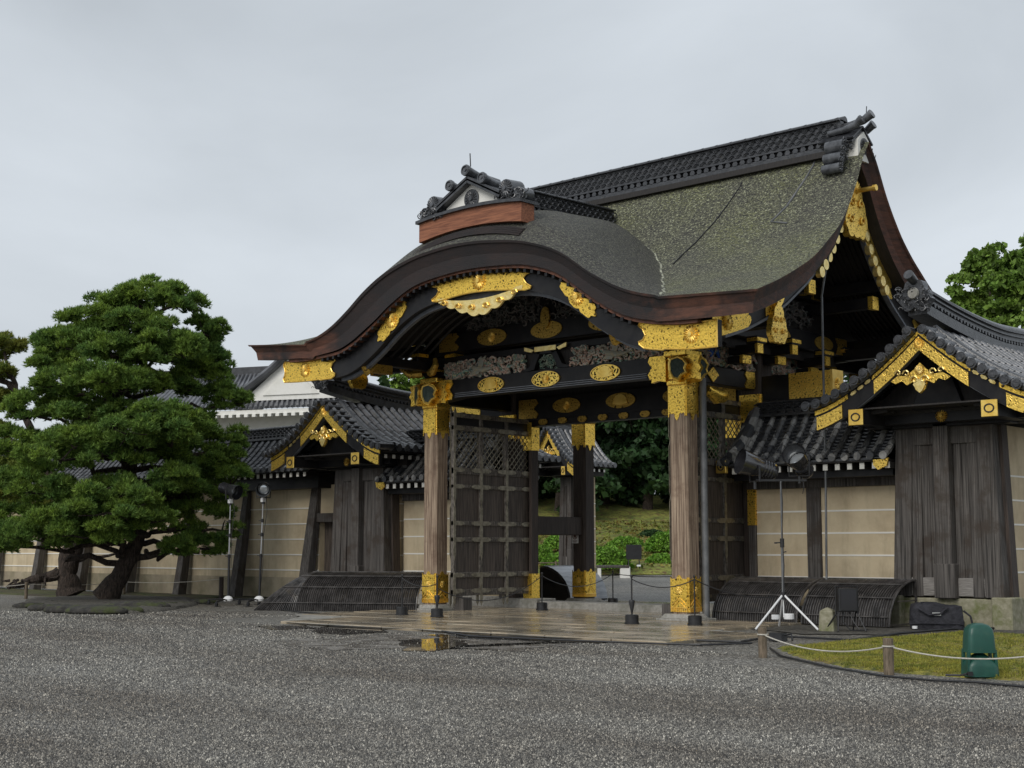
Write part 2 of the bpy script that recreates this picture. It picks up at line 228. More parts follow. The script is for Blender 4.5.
# ------------------------------------------------------------------ mesh helpers
class MB:
    def __init__(s): s.v = []; s.f = []; s.mi = []; s.cur = 0
    def add(s, vs_, fs_):
        k = len(s.v); s.v += [tuple(map(float, q)) for q in vs_]; s.f += [tuple(i+k for i in q) for q in fs_]; s.mi += [s.cur]*len(fs_); return s
    def box(s, x0, x1, y0, y1, z0, z1, tx=0, ty=0):
        """box; tx / ty shrink the top by that much on each side"""
        v = [(x0,y0,z0),(x1,y0,z0),(x1,y1,z0),(x0,y1,z0),(x0+tx,y0+ty,z1),(x1-tx,y0+ty,z1),(x1-tx,y1-ty,z1),(x0+tx,y1-ty,z1)]
        return s.add(v, [(3,2,1,0),(4,5,6,7),(0,1,5,4),(1,2,6,5),(2,3,7,6),(3,0,4,7)])
    def hexa(s, bot, top):
        return s.add(list(bot)+list(top), [(3,2,1,0),(4,5,6,7),(0,1,5,4),(1,2,6,5),(2,3,7,6),(3,0,4,7)])
    def bar(s, a, b, w_, h, up=(0,0,1)):
        a, b = Vector(a), Vector(b); d = (b-a).normalized(); u = Vector(up); side = d.cross(u)
        if side.length < 1e-4: side = d.cross(Vector((1,0,0)))
        side.normalize(); u = side.cross(d).normalized(); side *= w_/2; u *= h/2
        return s.hexa([a-side-u, a+side-u, a+side+u, a-side+u], [b-side-u, b+side-u, b+side+u, b-side+u])
    def tube(s, pts, r, n=8, caps=True):
        pts = [Vector(p_) for p_ in pts]; m = len(pts)
        rs = [r]*m if isinstance(r, (int, float)) else list(r)
        T = []
        for i in range(m):
            t = (pts[min(i+1,m-1)] - pts[max(i-1,0)]); T.append(t.normalized() if t.length > 1e-9 else Vector((0,0,1)))
        u = T[0].cross(Vector((0,0,1)))
        if u.length < .1: u = T[0].cross(Vector((1,0,0)))
        u.normalize(); vs_ = []
        for i in range(m):
            u = (u - T[i]*u.dot(T[i])).normalized(); v = T[i].cross(u)
            for k in range(n):
                a = 2*math.pi*k/n; vs_.append(pts[i] + (u*math.cos(a) + v*math.sin(a))*rs[i])
        fs = [(i*n+k, i*n+(k+1) % n, (i+1)*n+(k+1) % n, (i+1)*n+k) for i in range(m-1) for k in range(n)]
        if caps: fs += [tuple(range(n))[::-1], tuple((m-1)*n+k for k in range(n))]
        return s.add(vs_, fs)
    def lathe(s, prof, c=(0,0,0), n=20, axis='z', sx=1, sy=1):
        vs_ = []
        for (r_, h) in prof:
            for k in range(n):
                a = 2*math.pi*k/n; p_ = (r_*math.cos(a)*sx, r_*math.sin(a)*sy, h)
                if axis == 'y': p_ = (p_[0], h, p_[1])
                if axis == 'x': p_ = (h, p_[0], p_[1])
                vs_.append((p_[0]+c[0], p_[1]+c[1], p_[2]+c[2]))
        m = len(prof)
        fs = [(i*n+k, i*n+(k+1) % n, (i+1)*n+(k+1) % n, (i+1)*n+k) for i in range(m-1) for k in range(n)]
        fs += [tuple(range(n))[::-1], tuple((m-1)*n+k for k in range(n))]
        return s.add(vs_, fs)
    def prism(s, pts2, o, u, v, t):
        """2-D outline in plane (o; u, v) extruded by vector t"""
        o, u, v, t = Vector(o), Vector(u), Vector(v), Vector(t); n = len(pts2)
        a = [o + u*p_[0] + v*p_[1] for p_ in pts2]; b = [q+t for q in a]
        fs = [tuple(range(n)), tuple(range(2*n-1, n-1, -1))] + [(i, i+n, (i+1) % n+n, (i+1) % n) for i in range(n)]
        return s.add(a+b, fs)
    def strip(s, A, B, t):
        """ribbon between curves A and B, thickened by vector t"""
        n = len(A); t = Vector(t); A = [Vector(q) for q in A]; B = [Vector(q) for q in B]
        vs_ = A + B + [q+t for q in A] + [q+t for q in B]; fs = []
        for i in range(n-1):
            fs += [(i, i+1, n+i+1, n+i), (2*n+i, 3*n+i, 3*n+i+1, 2*n+i+1), (i, 2*n+i, 2*n+i+1, i+1), (n+i, n+i+1, 3*n+i+1, 3*n+i)]
        fs += [(0, n, 3*n, 2*n), (n-1, 3*n-1, 4*n-1, 2*n-1)]
        return s.add(vs_, fs)
    def merge(s, o, T=None):
        vs_ = [tuple(T @ Vector(q)) for q in o.v] if T else o.v
        k = len(s.v); s.v += vs_; s.f += [tuple(i+k for i in q) for q in o.f]; s.mi += [q+s.cur for q in o.mi]; return s
    def build(s, name, m, parent=None, smooth=False, bevel=0, recalc=True):
        me = bpy.data.meshes.new(name); me.from_pydata(s.v, [], s.f)
        ms = m if isinstance(m, (list, tuple)) else [m]
        for q in ms: me.materials.append(M[q] if isinstance(q, str) else q)
        if len(ms) > 1: me.polygons.foreach_set('material_index', s.mi)
        if recalc:
            import bmesh
            bm_ = bmesh.new(); bm_.from_mesh(me); bmesh.ops.recalc_face_normals(bm_, faces=bm_.faces); bm_.to_mesh(me); bm_.free()
        if smooth:
            me.polygons.foreach_set('use_smooth', [True]*len(me.polygons))
            me.set_sharp_from_angle(angle=R(38))
        me.update()
        o = bpy.data.objects.new(name, me); col.objects.link(o)
        if parent: o.parent = parent
        if bevel:
            b = o.modifiers.new('bevel', 'BEVEL'); b.width = bevel; b.segments = 1; b.limit_method = 'ANGLE'
        return o
def tag(o, label=None, cat=None, group=None, kind=None):
    if label: o['label'] = label
    if cat: o['category'] = cat
    if group: o['group'] = group
    if kind: o['kind'] = kind
    return o
def thing(name, label, cat, loc=(0,0,0), rz=0, group=None):
    o = bpy.data.objects.new(name, None); col.objects.link(o); o.empty_display_size = .3
    o.location = loc; o.rotation_euler = (0, 0, rz); return tag(o, label, cat, group)
def copytree(o, parent=None):
    c = o.copy(); col.objects.link(c); c.parent = parent
    for ch in list(o.children): copytree(ch, c)
    return c
def ellipse(a, b, n=28): return [(a*math.cos(2*math.pi*k/n), b*math.sin(2*math.pi*k/n)) for k in range(n)]
def frame(nrm, up=(0,0,1)):
    """u, v, n right-handed basis for a plate facing nrm"""
    n = Vector(nrm).normalized(); u = Vector(up).cross(n).normalized(); v = n.cross(u); return u, v, n
def flower(c, nrm, r, mb=None, petals=16, up=(0,0,1)):
    mb = mb or MB(); u, v, n = frame(nrm, up); c = Vector(c); N = petals*4; vs_ = [c + n*r*.24]
    for (rr, hh, wob) in ((.22,.22,0),(.26,.06,0),(.55,.13,.6),(.85,.13,1.4),(1.0,.02,1.6),(1.0,-.08,1.6)):
        for k in range(N):
            a = 2*math.pi*k/N; cr_ = abs(math.sin(petals*a/2)); q = rr*(1 - wob*.10*(1-cr_)); h = hh - wob*.15*(1-cr_)
            vs_.append(c + (u*math.cos(a)+v*math.sin(a))*r*q + n*r*h)
    fs = [(0, 1+k, 1+(k+1) % N) for k in range(N)]
    for i in range(5): fs += [(1+i*N+k, 1+(i+1)*N+k, 1+(i+1)*N+(k+1) % N, 1+i*N+(k+1) % N) for k in range(N)]
    return mb.add(vs_, fs)
def curls(mb, n, xr, zr, y, dy, size, seed, hfun=None, plane='xz', fat=.20):
    """relief of many little scrolls (carved peonies, clouds and birds read as this from afar)"""
    rn = random.Random(seed)
    for _ in range(n):
        x = rn.uniform(*xr); z = rn.uniform(*zr)
        if hfun and not hfun(x, z): continue
        s_ = size*rn.uniform(.5, 1.25); a0 = rn.uniform(0, 6.28); t = rn.choice((-1, 1)); yy = y - rn.uniform(0, dy)
        pts = []
        for k in range(7):
            a = a0 + t*k*.85; r_ = s_*(1-k/8); p_ = (x + r_*math.cos(a), yy - .02*k*s_*8, z + r_*math.sin(a)*.8)
            pts.append(p_ if plane == 'xz' else (-p_[1], p_[0], p_[2]))
        mb.tube(pts, [s_*fat*(1-k*.09) for k in range(7)], 5)
    return mb
# ================================================================== SETTING: ground
def gh(x, y):
    """terrain height: flat courtyard, rising gently far behind the gate"""
    t = min(max((y-7)/22, 0), 1); h = .35*t*t*(3-2*t)
    d = -(x-CX)*math.sin(YAW) + (y-CY)*math.cos(YAW)
    if y > 5: h += min(max(d-69, 0), 1e3)*.0
    return h
def gravelmat():
    m = bpy.data.materials.new('wet_gravel'); m.use_nodes = True; n = m.node_tree; b = n.nodes['Principled BSDF']; K = n.links.new
    tcn = n.nodes.new('ShaderNodeTexCoord')
    def N(t, **kw):
        q = n.nodes.new(t)
        for k, v in kw.items(): q.inputs[k].default_value = v
        return q
    v = N('ShaderNodeTexVoronoi', Scale=48); v2 = N('ShaderNodeTexVoronoi', Scale=22); K(tcn.outputs['Object'], v.inputs['Vector']); K(tcn.outputs['Object'], v2.inputs['Vector'])
    s = n.nodes.new('ShaderNodeSeparateColor'); K(v.outputs['Color'], s.inputs[0]); s2 = n.nodes.new('ShaderNodeSeparateColor'); K(v2.outputs['Color'], s2.inputs[0])
    a = n.nodes.new('ShaderNodeMath'); a.operation = 'MULTIPLY_ADD'; K(s2.outputs[0], a.inputs[0]); a.inputs[1].default_value = .30; K(s.outputs[0], a.inputs[2])
    r = n.nodes.new('ShaderNodeValToRGB'); e = r.color_ramp.elements; K(a.outputs[0], r.inputs[0])
    for _ in range(3): e.new(.5)
    for k, (p_, c_) in enumerate([(.1,(.030,.028,.026)),(.42,(.095,.091,.083)),(.72,(.175,.167,.150)),(.98,(.29,.275,.245)),(1.15,(.50,.48,.43))]): e[k].position = min(p_/1.3, 1); e[k].color = (*c_, 1)
    dv = n.nodes.new('ShaderNodeMath'); dv.operation = 'DIVIDE'; dv.inputs[1].default_value = 1.3; K(a.outputs[0], dv.inputs[0]); K(dv.outputs[0], r.inputs[0])
    # damp, darker browner areas and dry worn lanes
    big = N('ShaderNodeTexNoise', Scale=.22, Detail=6, Roughness=.62); mp_ = n.nodes.new('ShaderNodeMapping'); mp_.inputs['Rotation'].default_value = (0,0,.5); mp_.inputs['Scale'].default_value = (.6,1.7,1); K(tcn.outputs['Object'], mp_.inputs[0]); K(mp_.outputs[0], big.inputs['Vector'])
    r2 = n.nodes.new('ShaderNodeValToRGB'); r2.color_ramp.elements[0].position = .33; r2.color_ramp.elements[0].color = (.66,.62,.57,1); r2.color_ramp.elements[1].position = .62; r2.color_ramp.elements[1].color = (1.08,1.08,1.08,1); K(big.outputs['Fac'], r2.inputs[0])
    mm = n.nodes.new('ShaderNodeMixRGB'); mm.blend_type = 'MULTIPLY'; mm.inputs[0].default_value = 1; K(r.outputs[0], mm.inputs[1]); K(r2.outputs[0], mm.inputs[2])
    nz = N('ShaderNodeTexNoise', Scale=15.0, Detail=6, Roughness=.8); K(tcn.outputs['Object'], nz.inputs['Vector'])
    r4 = n.nodes.new('ShaderNodeValToRGB'); r4.color_ramp.elements[0].position = .40; r4.color_ramp.elements[0].color = (.55,.55,.55,1); r4.color_ramp.elements[1].position = .6; r4.color_ramp.elements[1].color = (1.3,1.3,1.3,1); K(nz.outputs['Fac'], r4.inputs[0])
    m4 = n.nodes.new('ShaderNodeMixRGB'); m4.blend_type = 'MULTIPLY'; m4.inputs[0].default_value = 1; K(mm.outputs[0], m4.inputs[1]); K(r4.outputs[0], m4.inputs[2])
    K(m4.outputs[0], b.inputs['Base Color']); b.inputs['Roughness'].default_value = .5
    bn = n.nodes.new('ShaderNodeBump'); bn.inputs['Strength'].default_value = .8; bn.inputs['Distance'].default_value = .012; K(v.outputs['Distance'], bn.inputs['Height']); bn.invert = True; K(bn.outputs[0], b.inputs['Normal'])
    return m
M['gravel'] = gravelmat()
mb = MB(); xs = list(np.linspace(-75, 60, 46)); ys = list(np.linspace(-60, 90, 51))
xs = [-1200, -400, -150] + xs + [140, 400, 1200]; ys = [-1200, -300] + ys + [200, 500, 1200]
nx = len(xs); vs_ = [(x, y, gh(x, y)-.06) for y in ys for x in xs]
mb.add(vs_, [(j*nx+i, j*nx+i+1, (j+1)*nx+i+1, (j+1)*nx+i) for j in range(len(ys)-1) for i in range(nx-1)])
tag(mb.build('gravel_ground', 'gravel', smooth=True), kind='structure')

def blob(pts, z, name, m, kind='structure', thick=.0, wob=.12, seed=1, sub=8, **kw):
    """ground sheet with a wavering outline"""
    rn = random.Random(seed); out = []
    for i in range(len(pts)):
        a, b_ = Vector(pts[i]), Vector(pts[(i+1) % len(pts)])
        for k in range(sub):
            q = a.lerp(b_, k/sub); out.append((q.x+rn.uniform(-wob, wob), q.y+rn.uniform(-wob, wob)))
    mb = MB(); n_ = len(out); c = (sum(p_[0] for p_ in out)/n_, sum(p_[1] for p_ in out)/n_)
    if thick: mb.prism(out, (0,0,z-thick), (1,0,0), (0,1,0), (0,0,thick))
    else: mb.add([(x, y, z) for x, y in out], [tuple(range(n_))])
    return tag(mb.build(name, m, recalc=bool(thick)), kind=kind, **kw)
# stone paving through the gate
M['paving'] = mat('wet_stone_paving', (.30,.235,.155), (.42,.35,.25), rough=.30, scale=1.2, stretch=(1,1,1), bump=.25, bscale=9, c3=(.20,.175,.135), s3=.8, t3=(.42,.6), rough2=.10)
mb = MB(); rn = random.Random(3); y = -8.9; row = 0
while y < 4.6:
    h = .78; x = -4.3 if y > -7 else -2.2; xe = 7.4 if y < -6 else 5.9
    if y > -2.5: x, xe = -4.4, 4.6
    x0 = x - rn.uniform(0, .5)
    while x0 < xe:
        L_ = rn.uniform(1.1, 1.9); x1 = min(x0+L_, xe+.25)
        dz = rn.uniform(-.008, .006)
        mb.box(x0+.012, x1-.012, y+.012, y+h-.012, -.3, -.006+dz)
        x0 = x1
    y += h; row += 1
tag(mb.build('stone_path', 'paving', bevel=.01), kind='structure')
blob([(-2.0,-9.0),(7.55,-8.85),(7.3,-6.2),(5.8,-4.8),(5.6,-2.0),(5,4.7),(-4.3,4.7),(-4.5,-6.6)], -.022, 'path_bed', M['stone'], wob=.1)
# puddles and damp margin before the paving
M['water'] = mat('puddle_water', (.035,.032,.028), (.06,.055,.048), rough=.03, scale=1.5, spec=.6)
M['damp'] = mat('damp_silt', (.060,.052,.045), (.16,.145,.125), rough=.22, scale=5, detail=9, c3=(.20,.185,.165), s3=2.2, t3=(.46,.6), rough2=.7, bump=.5, bscale=35)
blob([gnd(285,641,-.05)[:2], gnd(400,634,-.05)[:2], gnd(520,638,-.05)[:2], gnd(600,641,-.05)[:2], gnd(520,650,-.05)[:2], gnd(420,648,-.05)[:2], gnd(340,650,-.05)[:2]], -.052, 'damp_ground', M['damp'], wob=.35, seed=4)
for k, ps in enumerate([[(318,627),(352,625),(385,627),(388,632),(340,635),(312,632)], [(398,640),(450,638),(470,643),(440,651),(405,651)], [(255,626),(300,625),(318,628),(275,630)], [(432,634),(520,636),(620,641),(600,643),(500,640),(432,637)]]):
    blob([gnd(a, b_, -.05)[:2] for a, b_ in ps], -.047+.0, 'puddle', M['water'], wob=.10, seed=k+20, sub=6)

# moss lawn on the right, inside the rope
M['moss'] = mat('moss_lawn', (.085,.10,.02), (.38,.34,.06), rough=.95, scale=5.5, detail=11, lo=.38, hi=.62, bump=1, bscale=45, c3=(.22,.15,.05), s3=2.0, t3=(.48,.66), bdist=.05)
def lawn(name, pts, amp, z0, m, seed, sub=10, **kw):
    rn = random.Random(seed); out = []
    for i in range(len(pts)):
        a, b_ = Vector(pts[i]), Vector(pts[(i+1) % len(pts)])
        for k in range(sub): q = a.lerp(b_, k/sub); out.append((q.x+rn.uniform(-.05, .05), q.y+rn.uniform(-.05, .05)))
    n_ = len(out); c = (sum(p_[0] for p_ in out)/n_, sum(p_[1] for p_ in out)/n_); vs_ = []
    rings = (1, .97, .88, .72, .5, .25)
    for j, s_ in enumerate(rings):
        for x, y in out: vs_.append((c[0]+(x-c[0])*s_, c[1]+(y-c[1])*s_, z0 + amp*(0 if j == 0 else (.55,.8,.95,1,1)[j-1]) + (rn.uniform(-.015, .015) if j else 0)))
    vs_.append((c[0], c[1], z0+amp)); fs = [(j*n_+i, j*n_+(i+1) % n_, (j+1)*n_+(i+1) % n_, (j+1)*n_+i) for j in range(len(rings)-1) for i in range(n_)]
    fs += [((len(rings)-1)*n_+i, (len(rings)-1)*n_+(i+1) % n_, len(vs_)-1) for i in range(n_)]
    mb = MB(); mb.add(vs_, fs); return tag(mb.build(name, m, smooth=True), **kw)
G = lambda a, b_, z=-.05: tuple(gnd(a, b_, z)[:2])
lawn('moss_lawn', [G(775,648), G(800,657), G(840,666), G(889,672), G(960,677), G(1040,681), (20,-10.5), (19,-4), (13,-2.6), G(960,632), G(900,637), G(850,641)], .05, -.06, 'moss', 5, kind='structure')
M['soil'] = mat('dark_soil_gravel', (.025,.023,.020), (.13,.12,.10), rough=.9, scale=14, detail=9, bump=1, bscale=30)
blob([(4.2,-3.2),(7.9,-4.9),(8.6,-4.4),(13,-3.2),(19,-4.4),(19,-1),(3.9,-1)], -.045, 'soil_strip', M['soil'], wob=.12, seed=9)
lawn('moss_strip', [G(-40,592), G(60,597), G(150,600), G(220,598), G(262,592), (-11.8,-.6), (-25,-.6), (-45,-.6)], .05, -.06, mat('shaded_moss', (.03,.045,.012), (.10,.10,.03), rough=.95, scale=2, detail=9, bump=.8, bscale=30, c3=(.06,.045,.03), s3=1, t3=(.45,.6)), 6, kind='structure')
tag(lawn('tree_island', [G(15,604,0), G(60,609,0), G(110,612,0), G(160,610,0), G(200,603,0), G(190,597,0), G(110,595,0), G(30,598,0)], .14, -.08, 'soil', 7), kind='structure')

# ================================================================== THE GATE
gate = thing('castle_gate', 'great black and gold ceremonial gate with a curved mossy bark roof and open doors', 'gate')
HX, HY = 3.78, 2.9
TX = np.array([-7.6,-6.65,-5.4,-4.83,-4.24,-3.7,-3.15,-2.63,-1.96,-1.39,-.94,-.06,1.0,1.9,2.76,3.59,4.4,5.0,5.45,6.6,7.6])
TZ = np.array([6.66,6.56,6.49,6.58,6.80,7.12,7.50,7.78,8.00,8.12,8.17,8.20,8.10,7.92,7.58,7.02,6.60,6.42,6.34,6.27,6.22])
BX = np.array([-7.6,-7.25,-5.12,-4.23,-3.13,-2.58,-1.95,-.62,.88,1.9,2.75,3.42,4.39,5.53,6.59,7.6])
BZ = np.array([6.26,6.23,6.15,6.23,6.74,7.08,7.38,7.60,7.58,7.44,7.12,6.66,6.11,5.87,5.83,5.82])
def smooth_interp(x, X, Z):
    """monotone-ish cubic through the table"""
    x = np.asarray(x, float); m = np.gradient(Z, X); i = np.clip(np.searchsorted(X, x)-1, 0, len(X)-2)
    h = X[i+1]-X[i]; t = np.clip((x-X[i])/h, 0, 1)
    return Z[i]*(1+2*t)*(1-t)**2 + m[i]*h*t*(1-t)**2 + Z[i+1]*t*t*(3-2*t) + m[i+1]*h*t*t*(t-1)
prof = lambda x: smooth_interp(x, TX, TZ)
profb = lambda x: smooth_interp(x, BX, BZ)
nonb = lambda x: np.interp(x, [-7.6,-5.2,5.2,7.6], [6.66,6.44,6.36,6.22])
MY = np.array([0,.3,.73,1.29,1.8,2.32,3.0,4.0,5.11,5.9]); MZ = np.array([10.52,10.12,9.37,8.62,8.16,7.80,7.37,6.91,6.48,6.22])
main_ = lambda y: smooth_interp(y, MY, MZ)
def xe(y, s=1): return 6.82 + (.78*(min(abs(y), 5.9)/5.9)**1.3 if y < 0 else 0)
XVf = lambda a: np.interp(a, [.66,.84,1.1,1.3,1.66,2.18,2.78,3.6,5.14,5.9], [.02,.56,1.16,1.63,2.16,2.68,3.17,3.79,4.94,5.35])
CR = lambda a: np.interp(a, [.6,2,3.7,4.5,5.4,5.9], [9.56,9.44,9.30,9.12,8.74,8.20])
def roof_top(x, y):
    a = abs(y); w_ = (min(a, 5.9)/5.9)**3
    zm = main_(a) + (nonb(x)-6.22)*w_ + .0 - .10*(abs(x)/6.8)**6*max(0, 1-a/1.2)
    xv = float(XVf(a)); t = abs(x)/max(xv, 1e-3)
    if a < .66 or t >= 1: return zm
    tx = max(min(x*5.2/xv, 5.2), -5.2); Bt = max(float(prof(tx)-nonb(tx)), 0)/1.80; w2 = min(1, (a/5.9)**1.5); Bb = 1-t**1.9
    Bv = w2*Bt + (1-w2)*Bb
    return zm + (float(CR(a))-zm)*Bv
nu, nv = 190, 150
U = np.linspace(-1, 1, nu+1); Yv = -5.9 + 11.8*(np.linspace(0, 1, nv+1))
mb = MB(); top = []; bot = []; mid = []
for y in Yv:
    for u in U:
        x = u*xe(y); z = float(roof_top(x, y)); top.append((x, y, z))
for y in Yv:
    a = abs(y)
    for u in U:
        ins = .22; x = u*(xe(y)-ins); yy = y*(1-.16/5.9)
        f_ = (a/5.9)**2
        th = float(prof(u*xe(y))-profb(u*xe(y)))*f_ + .50*(1-f_)
        bot.append((x, yy, float(roof_top(u*xe(y), y))-th))
n1 = nu+1; NV = (nu+1)*(nv+1)
mb.cur = 0
mb.add(top, [(j*n1+i, j*n1+i+1, (j+1)*n1+i+1, (j+1)*n1+i) for j in range(nv) for i in range(nu)])
mb.cur = 2
mb.add(bot, [(j*n1+i, (j+1)*n1+i, (j+1)*n1+i+1, j*n1+i+1) for j in range(nv) for i in range(nu)])
per = [(0, i) for i in range(nu)] + [(j, nu) for j in range(nv)] + [(nv, i) for i in range(nu, 0, -1)] + [(j, 0) for j in range(nv, 0, -1)]
mb.cur = 1; rows = []
for t in (0, .10, .12, .5, 1):
    inx = (0, 0, .035, .06, .0)[(0,.10,.12,.5,1).index(t)]
    row = []
    for (j, i) in per:
        a_, b_ = Vector(top[j*n1+i]), Vector(bot[j*n1+i]); q = a_.lerp(b_, t); q.x *= 1-inx/7; q.y *= 1-inx/6; row.append(tuple(q))
    rows.append(row)
for r0, r1 in zip(rows, rows[1:]):
    n_ = len(per); mb.add(r0+r1, [(i, (i+1) % n_, n_+(i+1) % n_, n_+i) for i in range(n_)])
roof = mb.build('bark_roof', ['roof', 'barkface', 'soffit'], gate, smooth=True, recalc=False)
at = roof.data.attributes.new('porch', 'FLOAT', 'POINT')
at.data.foreach_set('value', [float(np.clip((XVf(abs(v[1]))-abs(v[0]))/.25+.5, 0, 1)) if abs(v[1]) > .66 else 0.0 for v in mb.v])
def roof_hit(px, py):
    d = ray(px, py)
    for k in range(2200, 4200):
        q = np.array((CX, CY, CZ))+d*k*.01
        if abs(q[1]) < 5.9 and abs(q[0]) < 7.4 and q[2] < roof_top(q[0], q[1])+.02: return tuple(q)
    return tuple(q)
# orange-brown lip under the cut bark (front and sides), then black boards
def undercurve(x, d=0): return float(profb(np.clip(x, -7.3, 7.3)))-d
XS = [(-6.3 + 12.5*k/110) for k in range(111)]
for sy in (-1, 1):
    mb = MB(); yb = sy*5.68
    mb.strip([(x*.985, yb, undercurve(x, -.02)) for x in XS], [(x*.985, yb, undercurve(x, .05)) for x in XS], (0, -sy*.5, 0)); mb.build('bark_lip', 'barklip', roof)
    # row of small square rafter ends following the curve
    mb = MB()
    x = -4.9
    while x < 4.6:
        z = undercurve(x, .10); mb.box(x-.035, x+.035, yb-.02 if sy < 0 else yb-.3, yb+.3 if sy < 0 else yb+.02, z-.04, z+.03); x += .2
    mb.build('rafter_ends', 'lacquer', roof)
    # curved bargeboard
    yh = sy*5.5; board = MB(); XB = [-6.55+13.0*k/100 for k in range(101)]
    def bb(x): return undercurve(x, .02 if abs(x) < 5.2 else 0)
    def bdepth(x): return .52 + .06*math.exp(-(abs(x)-3.6)**2) - .05*math.exp(-x*x/3)
    board.strip([(x, yh, bb(x)) for x in XB], [(x, yh, bb(x)-bdepth(x)) for x in XB], (0, -sy*.14, 0))
    hb = board.build('curved_bargeboard', 'lacquer', gate)
    mb = MB(); XI = [-4.6+9.2*k/80 for k in range(81)]
    mb.strip([(x, yh-sy*.03-sy*.14, bb(x)-bdepth(x)+.02) for x in XI], [(x, yh-sy*.17, bb(x)-bdepth(x)-.07-.05*math.exp(-x*x/2)) for x in XI], (0, -sy*.10, 0)); mb.build('inner_moulding', 'greyedge', hb)
    if sy < 0:
        def bplate(x0, x1, a, b_, name='gold_fitting', m='filigree', notch=.10, lobes=3, off=.025, n=44, endl=1, endr=1):
            """gilt plate lying on the bargeboard from x0 to x1; a..b as fractions of its depth, ends cut to ogees"""
            A = []; B = []; mb = MB()
            cols = []
            rowsN = 10
            for j in range(rowsN+1):
                v = j/rowsN; sc = notch*(abs(math.sin(v*math.pi*lobes/1.0))*1.0 - 1.2*math.exp(-((v-.5)/.12)**2)); l_ = x0 - sc*endl; r_ = x1 + sc*endr
                row = []
                for i in range(n+1):
                    x = l_ + (r_-l_)*i/n; row.append((x, yh-off, bb(x)-bdepth(x)*(a+(b_-a)*v)))
                cols.append(row)
            fl = [p_ for r_ in cols for p_ in r_]; N_ = len(fl); k = n+1
            fs = [(j*k+i, j*k+i+1, (j+1)*k+i+1, (j+1)*k+i) for j in range(rowsN) for i in range(n)]
            mb.add(fl + [(p_[0], p_[1]+.03, p_[2]) for p_ in fl], fs + [tuple(N_+q for q in f_)[::-1] for f_ in fs])
            ed = [(0, i) for i in range(n)] + [(j, n) for j in range(rowsN)] + [(rowsN, i) for i in range(n, 0, -1)] + [(j, 0) for j in range(rowsN, 0, -1)]
            e_ = [fl[j*k+i] for j, i in ed]; m_ = len(e_); rim_ = MB(); rim_.tube([(q[0], q[1]-.005, q[2]) for q in e_+e_[:1]], .016, 5, caps=False)
            mb.add(e_+[(p_[0], p_[1]+.03, p_[2]) for p_ in e_], [(i, (i+1) % m_, m_+(i+1) % m_, m_+i) for i in range(m_)])
            pl_ = mb.build(name, m, hb, recalc=False); rim_.build('gold_rim', 'gold', gate).parent = pl_; return pl_
        bplate(-1.10, 1.55, -.02, 1.0, notch=.20)
        bplate(-6.55, -4.75, .02, 1.02, notch=.14, endl=.4); bplate(4.72, 6.45, .02, 1.02, notch=.14, endr=0)
        # rotated ovals with a crest halfway down each arm
        for cx_, sl, ln in ((-2.62, .92, 1), (3.02, -.97, 1)):
            zc = bb(cx_)-bdepth(cx_)*.45; ang = math.atan(sl); u = Vector((math.cos(ang), 0, math.sin(ang))); v = Vector((-math.sin(ang), 0, math.cos(ang)))
            o2 = []
            for k in range(60):
                a = 2*math.pi*k/60; rr = 1+.06*math.cos(10*a); o2.append((.62*rr*math.cos(a)*(1-.18*abs(math.cos(a))**3*0), .23*rr*math.sin(a)*(1-.55*math.exp(-(abs(math.cos(a))/.28)**2)*0)))
            # pinch the waist beside the crest
            o2 = [(x_, y_*(1-.35*math.exp(-((abs(x_)-.20)/.07)**2))) for x_, y_ in o2]
            mb = MB(); mb.prism(o2, Vector((cx_, yh-.028, zc)), u, v, (0,.03,0)); mb.build('gold_fitting', 'filigree', hb)
            flower((cx_, yh-.04, zc), (0,-1,0), .19).build('gold_crest', 'gold', hb, smooth=True)
        for cx_, r_ in ((.20, .21), (-5.75, .18), (5.85, .18)):
            flower((cx_, yh-.04, bb(cx_)-bdepth(cx_)*.47), (0,-1,0), r_).build('gold_crest', 'gold', hb, smooth=True)
        # small four-petalled studs in a row under the bark, left arm
        # hanging cloud-shaped pendant under the centre plate
        mb = MB(); o2 = []; n_ = 72
        for k in range(n_+1):
            t = -1 + 2*k/n_; o2.append((t*1.28, -.06*abs(t)**2*0 - .02))
        low = []
        for k in range(n_+1):
            t = 1 - 2*k/n_; d = .46*(1-abs(t)**1.4); lob = .07*abs(math.sin(t*math.pi*3.5)); low.append((t*1.30, -d-lob-.03))
        up_ = [(t*1.3, -.02-.19*max(0, 1-abs(t/.72)**2.4)*0) for t in np.linspace(-1, 1, 20)]
        # crescent: cut a dark sliver between plate and pendant
        for half in (0,):
            a_ = [(float(t)*1.3, -.015-.15*(1-abs(float(t))**2)*(1 if abs(t) < .8 else .3)) for t in np.linspace(-1, 1, 37)]
            mb.prism(a_ + low[1:-1], Vector((.20, yh-.03, bb(0)-bdepth(0))), (1,0,0), (0,0,1), (0,.05,0))
        mb.build('gold_pendant', 'paleg', hb)
        mb = MB()
        for t in (-.85,-.5,-.17,.17,.5,.85):
            z_ = bb(0)-bdepth(0)-.26*(1-abs(t)**1.6)-.10
            pts = [(t*1.25+.20+.10*(1-q/9)*math.cos(q*.9+(0 if t > 0 else 3.14)), yh-.05-.004*q, z_+.08*(1-q/9)*math.sin(q*.9)) for q in range(8)]
            mb.tube(pts, .02, 6)
        mb.build('gold_scrolls', 'gold', hb)
